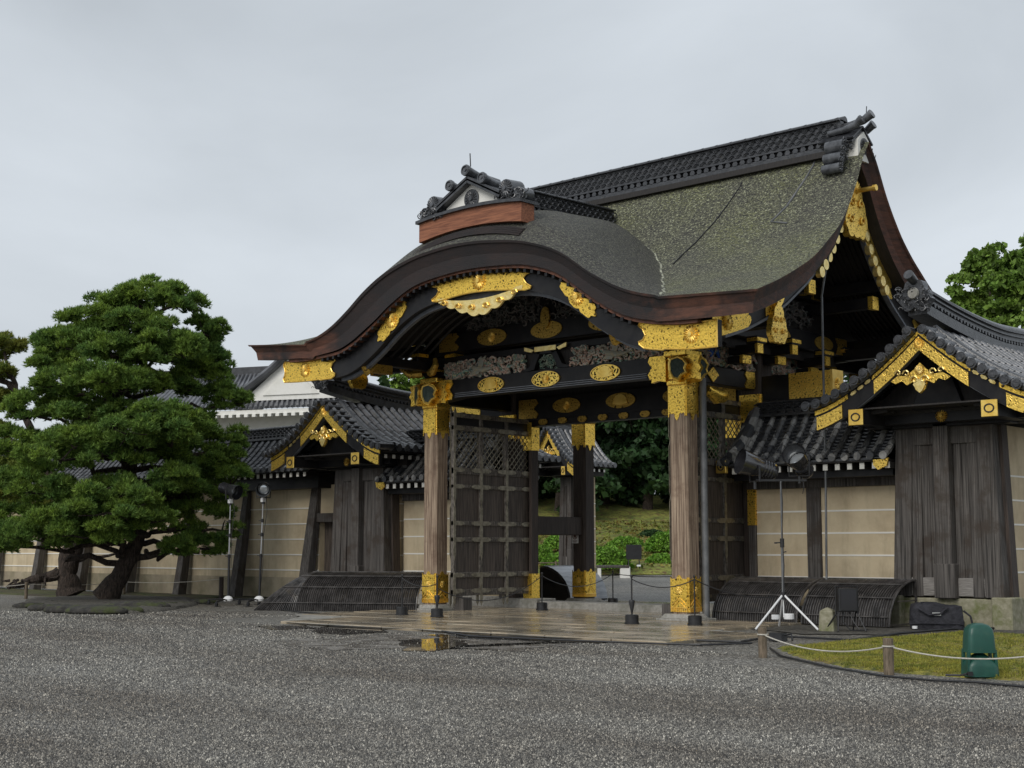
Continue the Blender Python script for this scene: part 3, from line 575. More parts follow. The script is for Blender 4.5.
# pale worn seam along the valley where the porch roof meets the main slope
for s_ in (-1, 1):
    pts = []
    for a_ in np.linspace(5.75, .9, 34): x = s_*(float(XVf(a_))+.025*math.sin(a_*9)); pts.append((x, -a_, float(roof_top(x, -a_))-.02))
    mb = MB(); mb.tube(pts, .042, 6); mb.build('valley_seam', mat('worn_valley', (.09,.09,.075), (.44,.45,.34), rough=.8, scale=9, detail=9, lo=.4, hi=.6, bump=.6, bscale=14), gate, smooth=True)
# ---- side gables: rafters' bargeboards following the main slope
def verge_low(y): return float(roof_top(6.55, y)) - .50 - (.02 if abs(y) < 1 else 0)
for sx in (1, -1):
    X0 = sx*6.28
    YS = [-5.45 + 10.9*k/100 for k in range(101)]
    mb = MB(); n_ = len(YS)
    zt = [float(roof_top(sx*6.5, y))-(.50 if abs(y) < 4.2 else .50-.06*(abs(y)-4.2)) + (.0) for y in YS]
    dp = [.50 + .10*math.exp(-(y/.9)**2) for y in YS]
    mb.strip([(X0, y, z) for y, z in zip(YS, zt)], [(X0, y, z-d) for y, z, d in zip(YS, zt, dp)], (-sx*.13, 0, 0))
    gb = mb.build('gable_bargeboard', 'lacquer', gate)
    ZT = lambda y: float(np.interp(y, YS, zt)); DP = lambda y: float(np.interp(y, YS, dp))
    mb = MB(); mb.strip([(X0+sx*.02, y, ZT(y)-DP(y)) for y in YS[4:-4]], [(X0+sx*.02, y, ZT(y)-DP(y)-.06) for y in YS[4:-4]], (-sx*.12,0,0)); mb.build('inner_moulding', 'greyedge', gb)
    def gplate(y0, y1, a, b_, m='filigree_fine', name='gold_fitting', scal=.12):
        mb = MB(); n = 26; rowsN = 8; fl = []
        for j in range(rowsN+1):
            v = j/rowsN; s_ = scal*abs(math.sin(v*math.pi*2)); dir_ = 1 if y1 > y0 else -1; e1 = y1 + dir_*s_
            for i in range(n+1):
                y = y0+(e1-y0)*i/n; fl.append((X0+sx*.02, y, ZT(y)-DP(y)*(a+(b_-a)*v)))
        k = n+1; fs = [(j*k+i, j*k+i+1, (j+1)*k+i+1, (j+1)*k+i) for j in range(rowsN) for i in range(n)]
        N_ = len(fl); mb.add(fl+[(p_[0]-sx*.03, p_[1], p_[2]) for p_ in fl], fs+[tuple(N_+q for q in f_)[::-1] for f_ in fs]); mb.build(name, m, gb)
    gplate(.0, 1.75, .0, 1.0, m='filigree_fine'); gplate(-.0, -1.2, .0, 1.0)
    gplate(-5.45, -4.2, .0, 1.0, m='filigree'); gplate(5.45, 4.2, .0, 1.0, m='filigree')
    gplate(-3.55, -2.95, .1, .95); gplate(3.55, 2.95, .1, .95)
    flower((X0+sx*.05, -4.95, ZT(-4.95)-.25), (sx,0,0), .17).build('gold_crest', 'gold', gb, smooth=True)
    flower((X0+sx*.05, -3.25, ZT(-3.25)-.25), (sx,0,0), .15).build('gold_crest', 'gold', gb, smooth=True)
    flower((X0+sx*.05, 3.25, ZT(3.25)-.25), (sx,0,0), .15).build('gold_crest', 'gold', gb, smooth=True)
    # hanging pendants (gegyo): the big one at the apex, smaller ones down the slopes
    def pendant(yc, zt_, s_, name='gold_pendant'):
        o2 = []
        for k in range(80):
            a = 2*math.pi*k/80; r_ = 1 + .16*math.cos(3*a+1.57) + .10*abs(math.sin(5*a)); o2.append((r_*math.cos(a)*.42*s_, r_*math.sin(a)*.62*s_))
        mb = MB(); mb.prism(o2, (X0+sx*.02, yc, zt_-.6*s_), (0,1,0), (0,0,1), (sx*.16*s_**.5,0,0)); pd = mb.build(name, 'filigree_fine', gb)
        mb = MB()
        for q in (-1, 1):
            for w_ in (0, 1):
                pts = [(X0+sx*(.04+.16*s_**.5), yc+q*(.17+.06*w_)*s_+q*.13*s_*(1-k/9)*math.cos(k*.9), zt_-(.42+.38*w_)*s_+.12*s_*(1-k/9)*math.sin(k*.9)) for k in range(8)]
                mb.tube(pts, .025*s_, 6)
        mb.build('gold_scrolls', 'gold', gb); return pd
    pendant(0, ZT(0)-DP(0)+.15, 1.0)
    mb = MB(); mb.tube([(X0, 0, ZT(0)-DP(0)+.02), (X0+sx*.62, 0, ZT(0)-DP(0)+.02)], .05, 10); mb.tube([(X0+sx*.6, 0, ZT(0)-DP(0)+.02), (X0+sx*.68, 0, ZT(0)-DP(0)+.02)], .07, 10); flower((X0+sx*.18, 0, ZT(0)-DP(0)+.02), (sx,0,0), .26, mb).build('gold_peg', 'gold', gb)
    for q in (-1, 1):
        mb = MB()
        for k in range(7):
            y = q*(.42+.17*k); z = ZT(y)-DP(y)+.06-.012*k
            mb.prism([(a_*1.0, b_*1.2-.10) for a_, b_ in ellipse(.11, .10, 12)], (X0+sx*.0, y, z), (0,1,0), (0,0,1), (sx*.12,0,0))
        mb.build('gold_cloud_border', 'paleg', gb)
        pendant(q*3.25, ZT(3.25)-DP(3.25)+.10, .62)
    # gable wall: dark boards, tie beams with dark gilt ovals, bottle struts
    XG = sx*4.25; top_z = lambda y: float(roof_top(sx*4.4, y))-.62
    mb = MB(); YS2 = [-2.85+5.7*k/40 for k in range(41)]
    mb.strip([(XG, y, min(top_z(y), 9.4)) for y in YS2], [(XG, y, 5.9) for y in YS2], (-sx*.08,0,0)); mb.build('gable_boards', 'soffit', gate)
    for zc, hl in ((6.35, 3.0), (7.55, 1.9)):
        mb = MB(); mb.box(min(XG, XG+sx*.22), max(XG, XG+sx*.22), -hl, hl, zc-.22, zc+.22); bmx = mb.build('gable_beam', 'lacquer', gate, bevel=.02)
        for yy in ((-1.9, 0, 1.9) if hl > 2 else (-.9, .9)):
            mb = MB(); mb.prism(ellipse(.42 if yy else .38, .17, 26), (XG+sx*.24, yy, zc), (0,1,0), (0,0,1), (-sx*.03,0,0)); mb.build('gilt_oval', 'filigree_dark', bmx)
        for q in (-1, 1):
            mb = MB(); mb.prism([(-.28,-.2),(.25,-.2),(.12,0),(.25,.2),(-.28,.2)] if q < 0 else [(.28,-.2),(-.25,-.2),(-.12,0),(-.25,.2),(.28,.2)], (XG+sx*.24, q*(hl-.3), zc), (0,1,0), (0,0,1), (-sx*.03,0,0)); mb.build('gilt_end', 'filigree_dark', bmx)
    mb = MB(); curls(mb, 140, (-1.5, 1.5), (6.65, 7.2), -abs(XG)-.02, .10, .13, 33+sx, plane='yz')
    if sx < 0: mb.v = [(-a, b_, c) for a, b_, c in mb.v]
    mb.build('carved_relief', 'carvedark', gate)
    # eave rafters and purlins running out under the verge
    for y in (-5.0, -3.3, -1.6, 0, 1.6, 3.3, 5.0):
        mb = MB()
        z = float(roof_top(sx*5, y))-(.72 if abs(y) < 5 else .66); mb.box(min(sx*3.9, sx*6.15), max(sx*3.9, sx*6.15), y-.12, y+.12, z-.22, z+.02); mb.build('purlin', 'lacquer', gate)
    for s2 in (-1, 1):
        mb = MB()
        for k in range(14):
            x = sx*(4.5+.13*k)
            for j in range(8):
                ya, yb_ = s2*(.4+j*.62), s2*(.4+(j+1)*.62)
                mb.bar((x, ya, float(roof_top(x, ya))-.57), (x, yb_, float(roof_top(x, yb_))-.57), .05, .07)
        mb.build('rafters', 'soffit', gate)
# thin vertical ribs of the curved porch ceiling
mb = MB()
for k in range(26):
    y = -5.25+.13*k*1.0
    pts = [(x, y, float(prof(x))-.72+.02) for x in np.linspace(-4.4, 4.4, 26)]
    if k % 2 == 0: mb.tube([Vector(p_) for p_ in pts], .04, 4)
mb.build('porch_ribs', 'soffit', gate)

# ---- pillars
PW = .46
def pillar(x, y, zt, m='pillarwood', gold=True, w_=PW, collar=(4.22, 5.0), shoe=.78):
    mb = MB(); c = .055; h = w_/2
    o2 = [(-h+c,-h),(h-c,-h),(h,-h+c),(h,h-c),(h-c,h),(-h+c,h),(-h,h-c),(-h,-h+c)]
    mb.prism(o2, (x, y, .10), (1,0,0), (0,1,0), (0,0,zt-.10)); p_ = mb.build('pillar', m, gate)
    mb = MB(); mb.box(x-.46, x+.46, y-.46, y+.46, -.06, .035); mb.box(x-.40, x+.40, y-.40, y+.40, .035, .13, .07, .07); mb.build('stone_footing', 'stone', p_, bevel=.012)
    if gold:
        sd_ = shoe
        def sleeve(z0, z1, tipdir, name, mt, e=.016):
            """gilt sleeve with pointed lappets along one edge"""
            mb = MB(); hh = h+e
            for (nx_, ny_) in ((0,-1),(1,0),(0,1),(-1,0)):
                u = Vector((-ny_, nx_, 0)); n_ = 24; A = []; B = []
                for k in range(n_+1):
                    t = -1+2*k/n_; lap = .17*max(0, 1-abs(t)/.30)**.8 + .08*max(0, 1-(1-abs(t))/.22) + .03*abs(math.sin(t*9))
                    wv = min(hh*abs(t), hh); pos = Vector((x, y, 0)) + Vector((nx_, ny_, 0))*(hh if abs(t) < .86 else hh-.03) + u*t*hh
                    zz = (z0-lap+.17) if tipdir < 0 else (z1+lap*.55-.1)
                    if tipdir < 0: A.append((pos.x, pos.y, z1)); B.append((pos.x, pos.y, zz))
                    else: A.append((pos.x, pos.y, zz)); B.append((pos.x, pos.y, z0))
                mb.strip(A, B, Vector((-nx_, -ny_, 0))*.012)
            return mb.build(name, mt, p_)
        sleeve(collar[0], collar[1], -1, 'gold_collar', 'filigree')
        if shoe <= 0: return p_
        sh = sleeve(.17, .17+shoe, 1, 'gold_shoe', 'filigree')
        mb = MB()
        for (nx_, ny_) in ((0,-1),(1,0)):
            u = Vector((-ny_, nx_, 0)); b0 = Vector((x, y, 0))+Vector((nx_, ny_, 0))*(h+.02)
            if shoe > .5: flower(tuple(b0+Vector((0,0,.62))), (nx_, ny_, 0), .085, mb, petals=8)
            for s_ in (-1, 1):
                mb.tube([tuple(b0+u*s_*.18+Vector((0,0,.32))), tuple(b0+u*s_*.02+Vector((0,0,.46)))], .012, 5)
                mb.tube([tuple(b0+u*s_*.18+Vector((0,0,.24))), tuple(b0+u*s_*.02+Vector((0,0,.38)))], .012, 5)
            for k in range(9): q = b0+u*(-.2+.05*k); mb.box(q.x-.012, q.x+.012, q.y-.012, q.y+.012, .17, .25)
            mb.tube([tuple(b0-u*.22+Vector((0,0,.26))), tuple(b0+u*.22+Vector((0,0,.26)))], .014, 5)
            mb.tube([tuple(b0-u*.22+Vector((0,0,4.98))), tuple(b0+u*.22+Vector((0,0,4.98)))], .014, 5)
        mb.build('gold_relief', 'gold', sh)
    return p_
for sx in (-1, 1):
    pillar(sx*HX, -HY, 5.45); pillar(sx*HX, HY, 5.45, 'darkpillar'); pillar(sx*HX, 0, 6.2, 'darkpillar', w_=.56, shoe=0)
# door jamb posts and threshold
for sx in (-1, 1):
    x = sx*(HX-.62); mb = MB(); mb.box(x-.13, x+.13, -.14, .14, .13, 4.9); jp = mb.build('door_jamb', 'darkpillar', gate, bevel=.02)
    mb = MB(); mb.box(x-.145, x+.145, -.155, .155, 4.05, 4.78); mb.box(x-.145, x+.145, -.155, .155, .16, .85); mb.build('gold_strip', 'filigree', jp)
mb = MB(); mb.box(-HX-.2, HX+.2, -.35, .35, -.05, .16); mb.box(-HX-.3, -HX+1.2, -.45, .3, -.05, .22); mb.box(HX-1.2, HX+.3, -.45, .3, -.05, .22); mb.build('stone_threshold', 'stone', gate, bevel=.015)

def goldoval(parent, c, a, b_, nrm=(0,-1,0), m='filigree_fine', crest=None, rim=True):
    u, v, n_ = frame(nrm); c = Vector(c); mb = MB(); mb.prism(ellipse(a, b_), c, u, v, n_*.025); o = mb.build('gold_oval', m, parent)
    mb = MB()
    if rim: mb.tube([c+n_*.025+u*(a*.97*math.cos(t))+v*(b_*.95*math.sin(t)) for t in np.linspace(0, 6.283, 33)], .014, 5, caps=False)
    if crest == 'flower': flower(c+n_*.03, nrm, b_*.62, mb)
    if crest == 'leaf':
        for k in range(7):
            t = R(20+140*k/6); r_ = b_*(1.15+.25*math.sin(t)); mb.prism([(q[0]*r_*.6*math.cos(t)*1.1+0, q[1]*.8) for q in ()] or [(r_*.98*math.cos(t)-.055*math.sin(t), -.55*b_+r_*.98*math.sin(t)+.055*math.cos(t)), (0,-.62*b_), (r_*.98*math.cos(t)+.055*math.sin(t), -.55*b_+r_*.98*math.sin(t)-.055*math.cos(t))], c+n_*.03, u, v, n_*.02)
    if mb.v: mb.build('gold_relief', 'gold', o)
    return o
def endcap(parent, c, w_, h, dirx, nrm=(0,-1,0), m='filigree'):
    """fish-tail ended gilt sleeve plate"""
    u, v, n_ = frame(nrm); o2 = [(-w_/2*dirx,-h/2),(w_/2*dirx,-h/2),(w_*.62*dirx,-h*.28),(w_*.36*dirx,0),(w_*.62*dirx,h*.28),(w_/2*dirx,h/2),(-w_/2*dirx,h/2)]
    mb = MB(); mb.prism(o2, Vector(c), u, v, n_*.025); return mb.build('gold_end_plate', m, parent)
# ---- transverse beams front (y=-2.9), middle and rear
def beam(x0, x1, yc, zc, h, t=.34, m='lacquer', name='tie_beam', camber=0):
    mb = MB(); n_ = 24; A = []; B = []
    for k in range(n_+1):
        x = x0+(x1-x0)*k/n_; q = 1-(2*k/n_-1)**2; e = .10*max(0, 1-min(k, n_-k)/3.0)
        A.append((x, yc-t/2, zc+h/2+camber*q)); B.append((x, yc-t/2, zc-h/2+camber*q-e))
    mb.strip(A, B, (0, t, 0)); return mb.build(name, m, gate)
for yy in (-HY, HY):
    b1 = beam(-HX+.1, HX-.1, yy, 5.42, .44); b2 = beam(-HX+.1, HX-.1, yy, 6.58, .46)
    b3 = beam(-HX-.5, HX+.5, yy, 6.16, .14, .24)
    if yy < 0:
        yf = yy-.175
        for x, cr_ in ((-1.72, 'leaf'), (.03, 'flower'), (1.80, 'leaf')): goldoval(b1, (x, yf, 5.42), .43, .185, m='openwork', crest=cr_)
        for x, cr_ in ((-1.70, 'flower'), (.05, None), (1.80, 'flower')): goldoval(b2, (x, yf, 6.58), .48, .20, m='filigree_dark', crest=cr_, rim=False)
        mb = MB(); mb.prism(ellipse(.14, .26, 14), (.05, yf-.02, 6.86), (1,0,0), (0,0,1), (0,-.05,0)); mb.build('gold_knob', 'filigree_dark', b2)
        mb = MB()
        for z in (5.30, 5.255, 5.21): mb.box(-2.95, 2.95, yf-.012, yf+.01, z-.008, z+.008)
        mb.build('beam_groove_lines', 'greyedge', b1)
        for s_ in (-1, 1): endcap(b1, (s_*(HX-.52), yf-.01, 5.40), .42, .50, -s_, m='filigree'); endcap(b2, (s_*(HX-.60), yf-.01, 6.58), .6, .44, -s_, m='filigree_dark')
        # coloured carving: peonies, clouds and two birds, left and right of the frog-leg strut
        mb = MB(); mb.box(-3.4, 3.4, yy-.04, yy+.04, 5.64, 6.1); bk = mb.build('frieze_board', 'soffit', gate)
        for (xa, xb, sd) in ((-3.35, -.72, 11), (.78, 3.4, 12)):
            mb = MB(); curls(mb, 300, (xa, xb), (5.67, 6.06), yy-.0, .16, .085, sd, fat=.42); mb.build('painted_carving', 'carve', bk)
            xm = (xa+xb)/2-.05   # crane with open wings
            mb = MB(); mb.tube([(xm-.35, yy-.18, 5.95), (xm-.15, yy-.2, 5.86), (xm+.12, yy-.2, 5.80), (xm+.45, yy-.18, 5.84)], [.02,.07,.08,.015], 8)
            mb.prism([(-.05,0),(.10,.0),(.22,.30),(.10,.24),(.06,.30),(0,.18)], (xm, yy-.2, 5.84), (1,0,0), (0,0,1), (0,-.03,0)); mb.prism([(-.15,0),(.05,-.02),(-.02,-.14),(-.30,-.12)], (xm, yy-.2, 5.84), (1,0,0), (0,0,1), (0,-.03,0))
            mb.build('carved_bird', mat('painted_bird', (.30,.25,.16), (.20,.22,.20), scale=12, rough=.6), bk)
        mb = MB()
        for s_ in (-1, 1):
            pts = [(s_*.16+.03, 6.10), (s_*.34+.03, 6.03), (s_*.42+.03, 5.88), (s_*.50+.03, 5.74), (s_*.78+.03, 5.66), (s_*.60+.03, 5.64), (s_*.36+.03, 5.66), (s_*.28+.03, 5.84), (s_*.20+.03, 5.98)]
            mb.prism(pts, (0, yy-.20, 0), (1,0,0), (0,0,1), (0,.15,0))
        mb.box(-.24, .30, yy-.2, yy-.05, 6.02, 6.1); mb.build('frog_leg_strut', 'lacquer', gate)
        mb = MB(); curls(mb, 60, (-.26, .32), (5.68, 5.98), yy-.05, .10, .07, 15); mb.build('painted_carving', mat('teal_carving', (.05,.17,.14), (.32,.33,.25), scale=7, rough=.6), bk)
        mb = MB(); mb.prism([(-.3,-.05),(.36,-.05),(.36,.06),(-.3,.06)], (0, yy-.22, 6.13), (1,0,0), (0,0,1), (0,.03,0)); mb.prism([(-.32,0),(-.62,.09),(-.62,-.0),(-.4,-.06)], (0, yy-.22, 6.13), (1,0,0), (0,0,1), (0,.03,0)); mb.prism([(.38,0),(.68,.09),(.68,0),(.46,-.06)], (0, yy-.22, 6.13), (1,0,0), (0,0,1), (0,.03,0)); mb.build('gold_strut_cap', 'paleg', gate)
        # dark carving filling the arch above
        def arch(x, z): return z < 6.9 + .75*math.exp(-(x/1.9)**2)
        mb = MB(); mb.strip([(x, yy+.02, 6.85+.85*math.exp(-(x/1.9)**2)) for x in np.linspace(-3.2, 3.2, 40)], [(x, yy+.02, 6.7) for x in np.linspace(-3.2, 3.2, 40)], (0,.06,0)); aw = mb.build('arch_board', 'soffit', gate)
        mb = MB(); curls(mb, 620, (-2.6, 2.7), (6.80, 7.6), yy-.0, .12, .12, 19, arch); mb.build('dark_carving', 'carvedark', aw)
        mb = MB(); mb.box(-.22, .30, yy-.16, yy, 6.85, 7.35, .06, 0); mb.build('king_strut', 'lacquer', gate)
    else:
        mb = MB(); mb.box(-3.4, 3.4, yy-.04, yy+.04, 5.64, 6.1); mb.box(-3.2, 3.2, yy-.04, yy+.04, 6.8, 7.2); mb.build('frieze_board', 'soffit', gate)
bm_ = beam(-HX-2.05, HX+2.05, 0, 5.12, .56, .42, name='main_beam')
for x, cr_ in ((-1.75, 'flower'), (0, 'leaf'), (1.75, 'flower')): goldoval(bm_, (x, -.22, 5.14), .46, .19, m='filigree_dark', crest=cr_, rim=False)
for s_ in (-1, 1):
    endcap(bm_, (s_*(HX-.70), -.225, 5.12), .6, .5, -s_, m='filigree_dark')
    x = s_*(HX+1.55); mb = MB(); mb.box(min(x-.55, x+.52), max(x-.55, x+.52), -.225, .225, 4.83, 5.41); gs = mb.build('gold_beam_end', 'filigree_fine', bm_)
    mb = MB(); mb.box(min(x+s_*.5, x+s_*.56), max(x+s_*.5, x+s_*.56), -.235, .235, 4.82, 5.42); mb.build('gold_rim', 'gold', gs)
    flower((x+s_*.57, 0, 5.12), (s_,0,0), .13).build('gold_crest', 'gold', gs)
bl = beam(-HX, HX, 0, 4.76, .17, .30, name='door_lintel')
for k in range(9): goldoval(bl, (-2.6+.66*k, -.16, 4.77), .15, .085, m='filigree_dark', rim=False)
beam(-HX, HX, 0, 6.0, .35, .3, name='upper_beam')
mb = MB(); mb.box(-HX, HX, -.05, .05, 5.38, 5.85); mb.build('lattice_board', 'soffit', gate)
# ---- longitudinal tie beams with carvings, each side
for sx in (-1, 1):
    x = sx*HX
    for (ya, yb_) in ((-HY, 0), (0, HY)):
        for zc, h in ((5.30, .40), (6.16, .16), (6.60, .36)):
            mb = MB(); mb.box(x-.15, x+.15, ya+.2, yb_-.2, zc-h/2, zc+h/2); sb = mb.build('side_beam', 'lacquer', gate, bevel=.015)
            if zc < 5.5:
                xo = x+sx*.155
                mb = MB(); mb.prism([(-.22,0),(0,.17),(.22,0),(0,-.17)], (xo, (ya+yb_)/2-.55, zc), (0,1,0), (0,0,1), (sx*.025,0,0)); mb.build('gold_diamond', 'filigree_fine', sb)
                for q in (ya+.35, yb_-.5): endcap(sb, (xo, q, zc), .36, .38, 1 if q < (ya+yb_)/2 else -1, nrm=(sx,0,0)) if sx > 0 else None
            elif zc > 6.5 and sx > 0: goldoval(sb, (x+.16, (ya+yb_)/2, zc), .36, .14, nrm=(1,0,0), m='filigree_dark', rim=False)
        mb = MB(); mb.box(x-.03, x+.03, ya+.2, yb_-.2, 5.5, 6.1); bk = mb.build('frieze_board', 'soffit', gate)
        mb = MB(); curls(mb, 300, (ya+.25, yb_-.25), (5.54, 6.06), -HX+.02, .18, .10, 40+int(ya)+sx, plane='yz', fat=.40)
        if sx < 0: mb.v = [(-a, b_, c) for a, b_, c in mb.v]
        mb.build('painted_carving', 'carve', bk)
        if sx > 0 and ya < 0:
            mb = MB(); mb.prism([(-.2,.1),(-.05,-.15),(.12,.02),(.3,-.16),(.18,.2),(0,.12)], (x+.16, -2.05, 5.82), (0,1,0), (0,0,1), (.04,0,0)); mb.build('blue_carved_leaf', mat('blue_paint', (.02,.06,.32), (.04,.12,.40), scale=8, rough=.5), bk)
    # low cross rail between middle and rear pillar, and middle and front
    mb = MB(); mb.box(x-.13, x+.13, .1, HY-.1, 1.86, 2.36); mb.build('low_rail', 'darkpillar', gate, bevel=.02)
# ---- bracket sets on every corner pillar
def lobe_end(parent, c, nrm, s_=1.0):
    """carved beam nose: dark green face with a gilt scalloped rim"""
    u, v, n_ = frame(nrm); c = Vector(c)
    o2 = [(-.13,.20),(.02,.25),(.13,.20),(.20,.10),(.16,0),(.19,-.08),(.10,-.13),(.02,-.24),(-.08,-.20),(-.15,-.05),(-.16,.10)]
    o2 = [(a_*s_, b_*s_) for a_, b_ in o2]
    mb = MB(); mb.prism([(a_*1.22, b_*1.2) for a_, b_ in o2], c-n_*.32, u, v, n_*.32); g = mb.build('gilt_nose', 'filigree', parent)
    mb = MB(); mb.prism([(a_*.92, b_*.92) for a_, b_ in o2], c, u, v, n_*.02); mb.build('green_face', mat('dark_green_face', (.02,.04,.032), (.06,.085,.07), rough=.6, scale=14, bump=.6, bscale=30), g)
    mb = MB(); pts = [c+n_*.02+u*a_*1.05+v*b_*1.05 for a_, b_ in o2]; mb.tube(pts+[pts[0]], .028*s_, 6, caps=False); mb.build('gold_rim', 'gold', g)
for sx in (-1, 1):
    for sy in (-1, 1):
        x, y = sx*HX, sy*HY
        gd = 'filigree' if sy < 0 else 'filigree_dark'
        mb = MB(); mb.box(x-.26, x+.26, y-.26, y+.26, 4.98, 5.10); mb.box(x-.30, x+.30, y-.30, y+.30, 5.60, 5.74); mb.box(x-.24, x+.24, y-.24, y+.24, 5.10, 5.60); cap_ = mb.build('pillar_cap', gd, gate, bevel=.02)
        mb = MB(); mb.box(x-.20, x+.20, y-.20, y+.20, 5.74, 5.86, -.08, -.08); mb.box(x-.28, x+.28, y-.28, y+.28, 5.86, 6.00)
        mb.box(x-.75, x+.75, y-.09, y+.09, 6.00, 6.20); mb.box(x-.09, x+.09, y-.75, y+.75, 6.00, 6.20)
        for (dx, dy) in ((-.62,0),(.62,0),(0,-.62),(0,.62),(0,0)): mb.box(x+dx-.15, x+dx+.15, y+dy-.15, y+dy+.15, 6.20, 6.36, -.0, -.0)
        mb.box(x-.11, x+.11, min(y, y+sy*2.2), max(y, y+sy*2.2), 5.90, 6.12)
        br = mb.build('bracket_block', 'lacquer', gate, bevel=.02)
        mb = MB()
        for (dx, dy) in ((-.62,0),(.62,0),(0,-.62),(0,.62)): mb.box(x+dx-.17, x+dx+.17, y+dy-.17, y+dy+.17, 6.22, 6.30)
        mb.box(x-.30, x+.30, y-.30, y+.30, 5.88, 5.94); mb.build('gilt_band', gd, br)
        if sy < 0:
            lobe_end(cap_, (x+.20, y-.50, 5.30), (.55,-1,0), .95); lobe_end(cap_, (x+.52, y-.12, 5.30), (1,-.35,0), .95) if sx > 0 else lobe_end(cap_, (x-.16, y-.52, 5.30), (-.5,-1,0), .95)
            # leafy gilt wing reaching in under the beam
            for s_ in (-1, 1):
                mb = MB(); mb.prism([(0,.26),(s_*.20,.30),(s_*.42,.26),(s_*.36,.12),(s_*.44,.0),(s_*.36,-.1),(s_*.38,-.24),(s_*.2,-.20),(0,-.24)], (x+s_*.24, y-.30, 5.30), (1,0,0), (0,0,1), (0,.10,0)); mb.build('gilt_wing', 'filigree', cap_)
            # elephant-trunk brackets under the eave
            for s_ in (-1, 1):
                mb = MB(); mb.tube([(x+s_*.15, y-.35, 5.86), (x+s_*.42, y-.55, 5.84), (x+s_*.60, y-.62, 6.0), (x+s_*.55, y-.6, 6.15)], [.11,.10,.08,.05], 8); mb.build('trunk_bracket', 'filigree_dark', br, smooth=True)
        # outward arms that hold the front purlin
        mb = MB(); mb.box(x-.10, x+.10, y+sy*1.9-.3, y+sy*1.9+.3, 5.7, 5.95); mb.tube([(x, y+sy*2.1, 5.9), (x, y+sy*2.35, 5.72), (x, y+sy*2.5, 5.85)], [.12,.12,.05], 8)
        mb.build('arm_nose', 'filigree_dark', br)
# gable-side bracket cluster seen under the right verge
for sx in (-1, 1):
    for y, z in ((-1.45, 5.78), (1.45, 5.78), (0, 5.9)):
        x = sx*(HX+.28); mb = MB(); mb.box(min(x, x+sx*.4), max(x, x+sx*.4), y-.16, y+.16, z-.22, z-.06); mb.box(min(x, x+sx*.75), max(x, x+sx*.75), y-.10, y+.10, z-.02, z+.18); mb.box(min(x+sx*.5, x+sx*.8), max(x+sx*.5, x+sx*.8), y-.18, y+.18, z+.18, z+.34); bq = mb.build('side_bracket', 'lacquer', gate, bevel=.015)
        mb = MB(); mb.box(min(x+sx*.34, x+sx*.42), max(x+sx*.34, x+sx*.42), y-.17, y+.17, z-.23, z-.05); mb.box(min(x+sx*.7, x+sx*.77), max(x+sx*.7, x+sx*.77), y-.11, y+.11, z-.03, z+.19); mb.box(min(x+sx*.55, x+sx*.82), max(x+sx*.55, x+sx*.82), y-.19, y+.19, z+.22, z+.30); mb.build('gold_tip', 'filigree', bq)
    for y in (-HY, -1.4, 1.4, HY):   # purlin ends carried out to the bargeboard
        mb = MB(); mb.box(min(sx*3.8, sx*6.1), max(sx*3.8, sx*6.1), y-.13, y+.13, 6.02 if abs(y) > 2 else 6.95, 6.28 if abs(y) > 2 else 7.2); pe = mb.build('purlin', 'lacquer', gate, bevel=.015)
        mb = MB(); zz = 6.15 if abs(y) > 2 else 7.07; mb.box(min(sx*6.0, sx*6.12), max(sx*6.0, sx*6.12), y-.14, y+.14, zz-.15, zz+.15); mb.build('gold_end', 'filigree', pe)
# lower curved brace and tail of the side beams at the middle pillar
for sx in (-1, 1):
    mb = MB(); mb.tube([(sx*(HX+.2), -1.7, 4.85), (sx*(HX+.25), -2.0, 4.80), (sx*(HX+.2), -2.3, 4.95)], [.16,.17,.10], 10); mb.build('shell_bracket', 'filigree', gate, smooth=True)

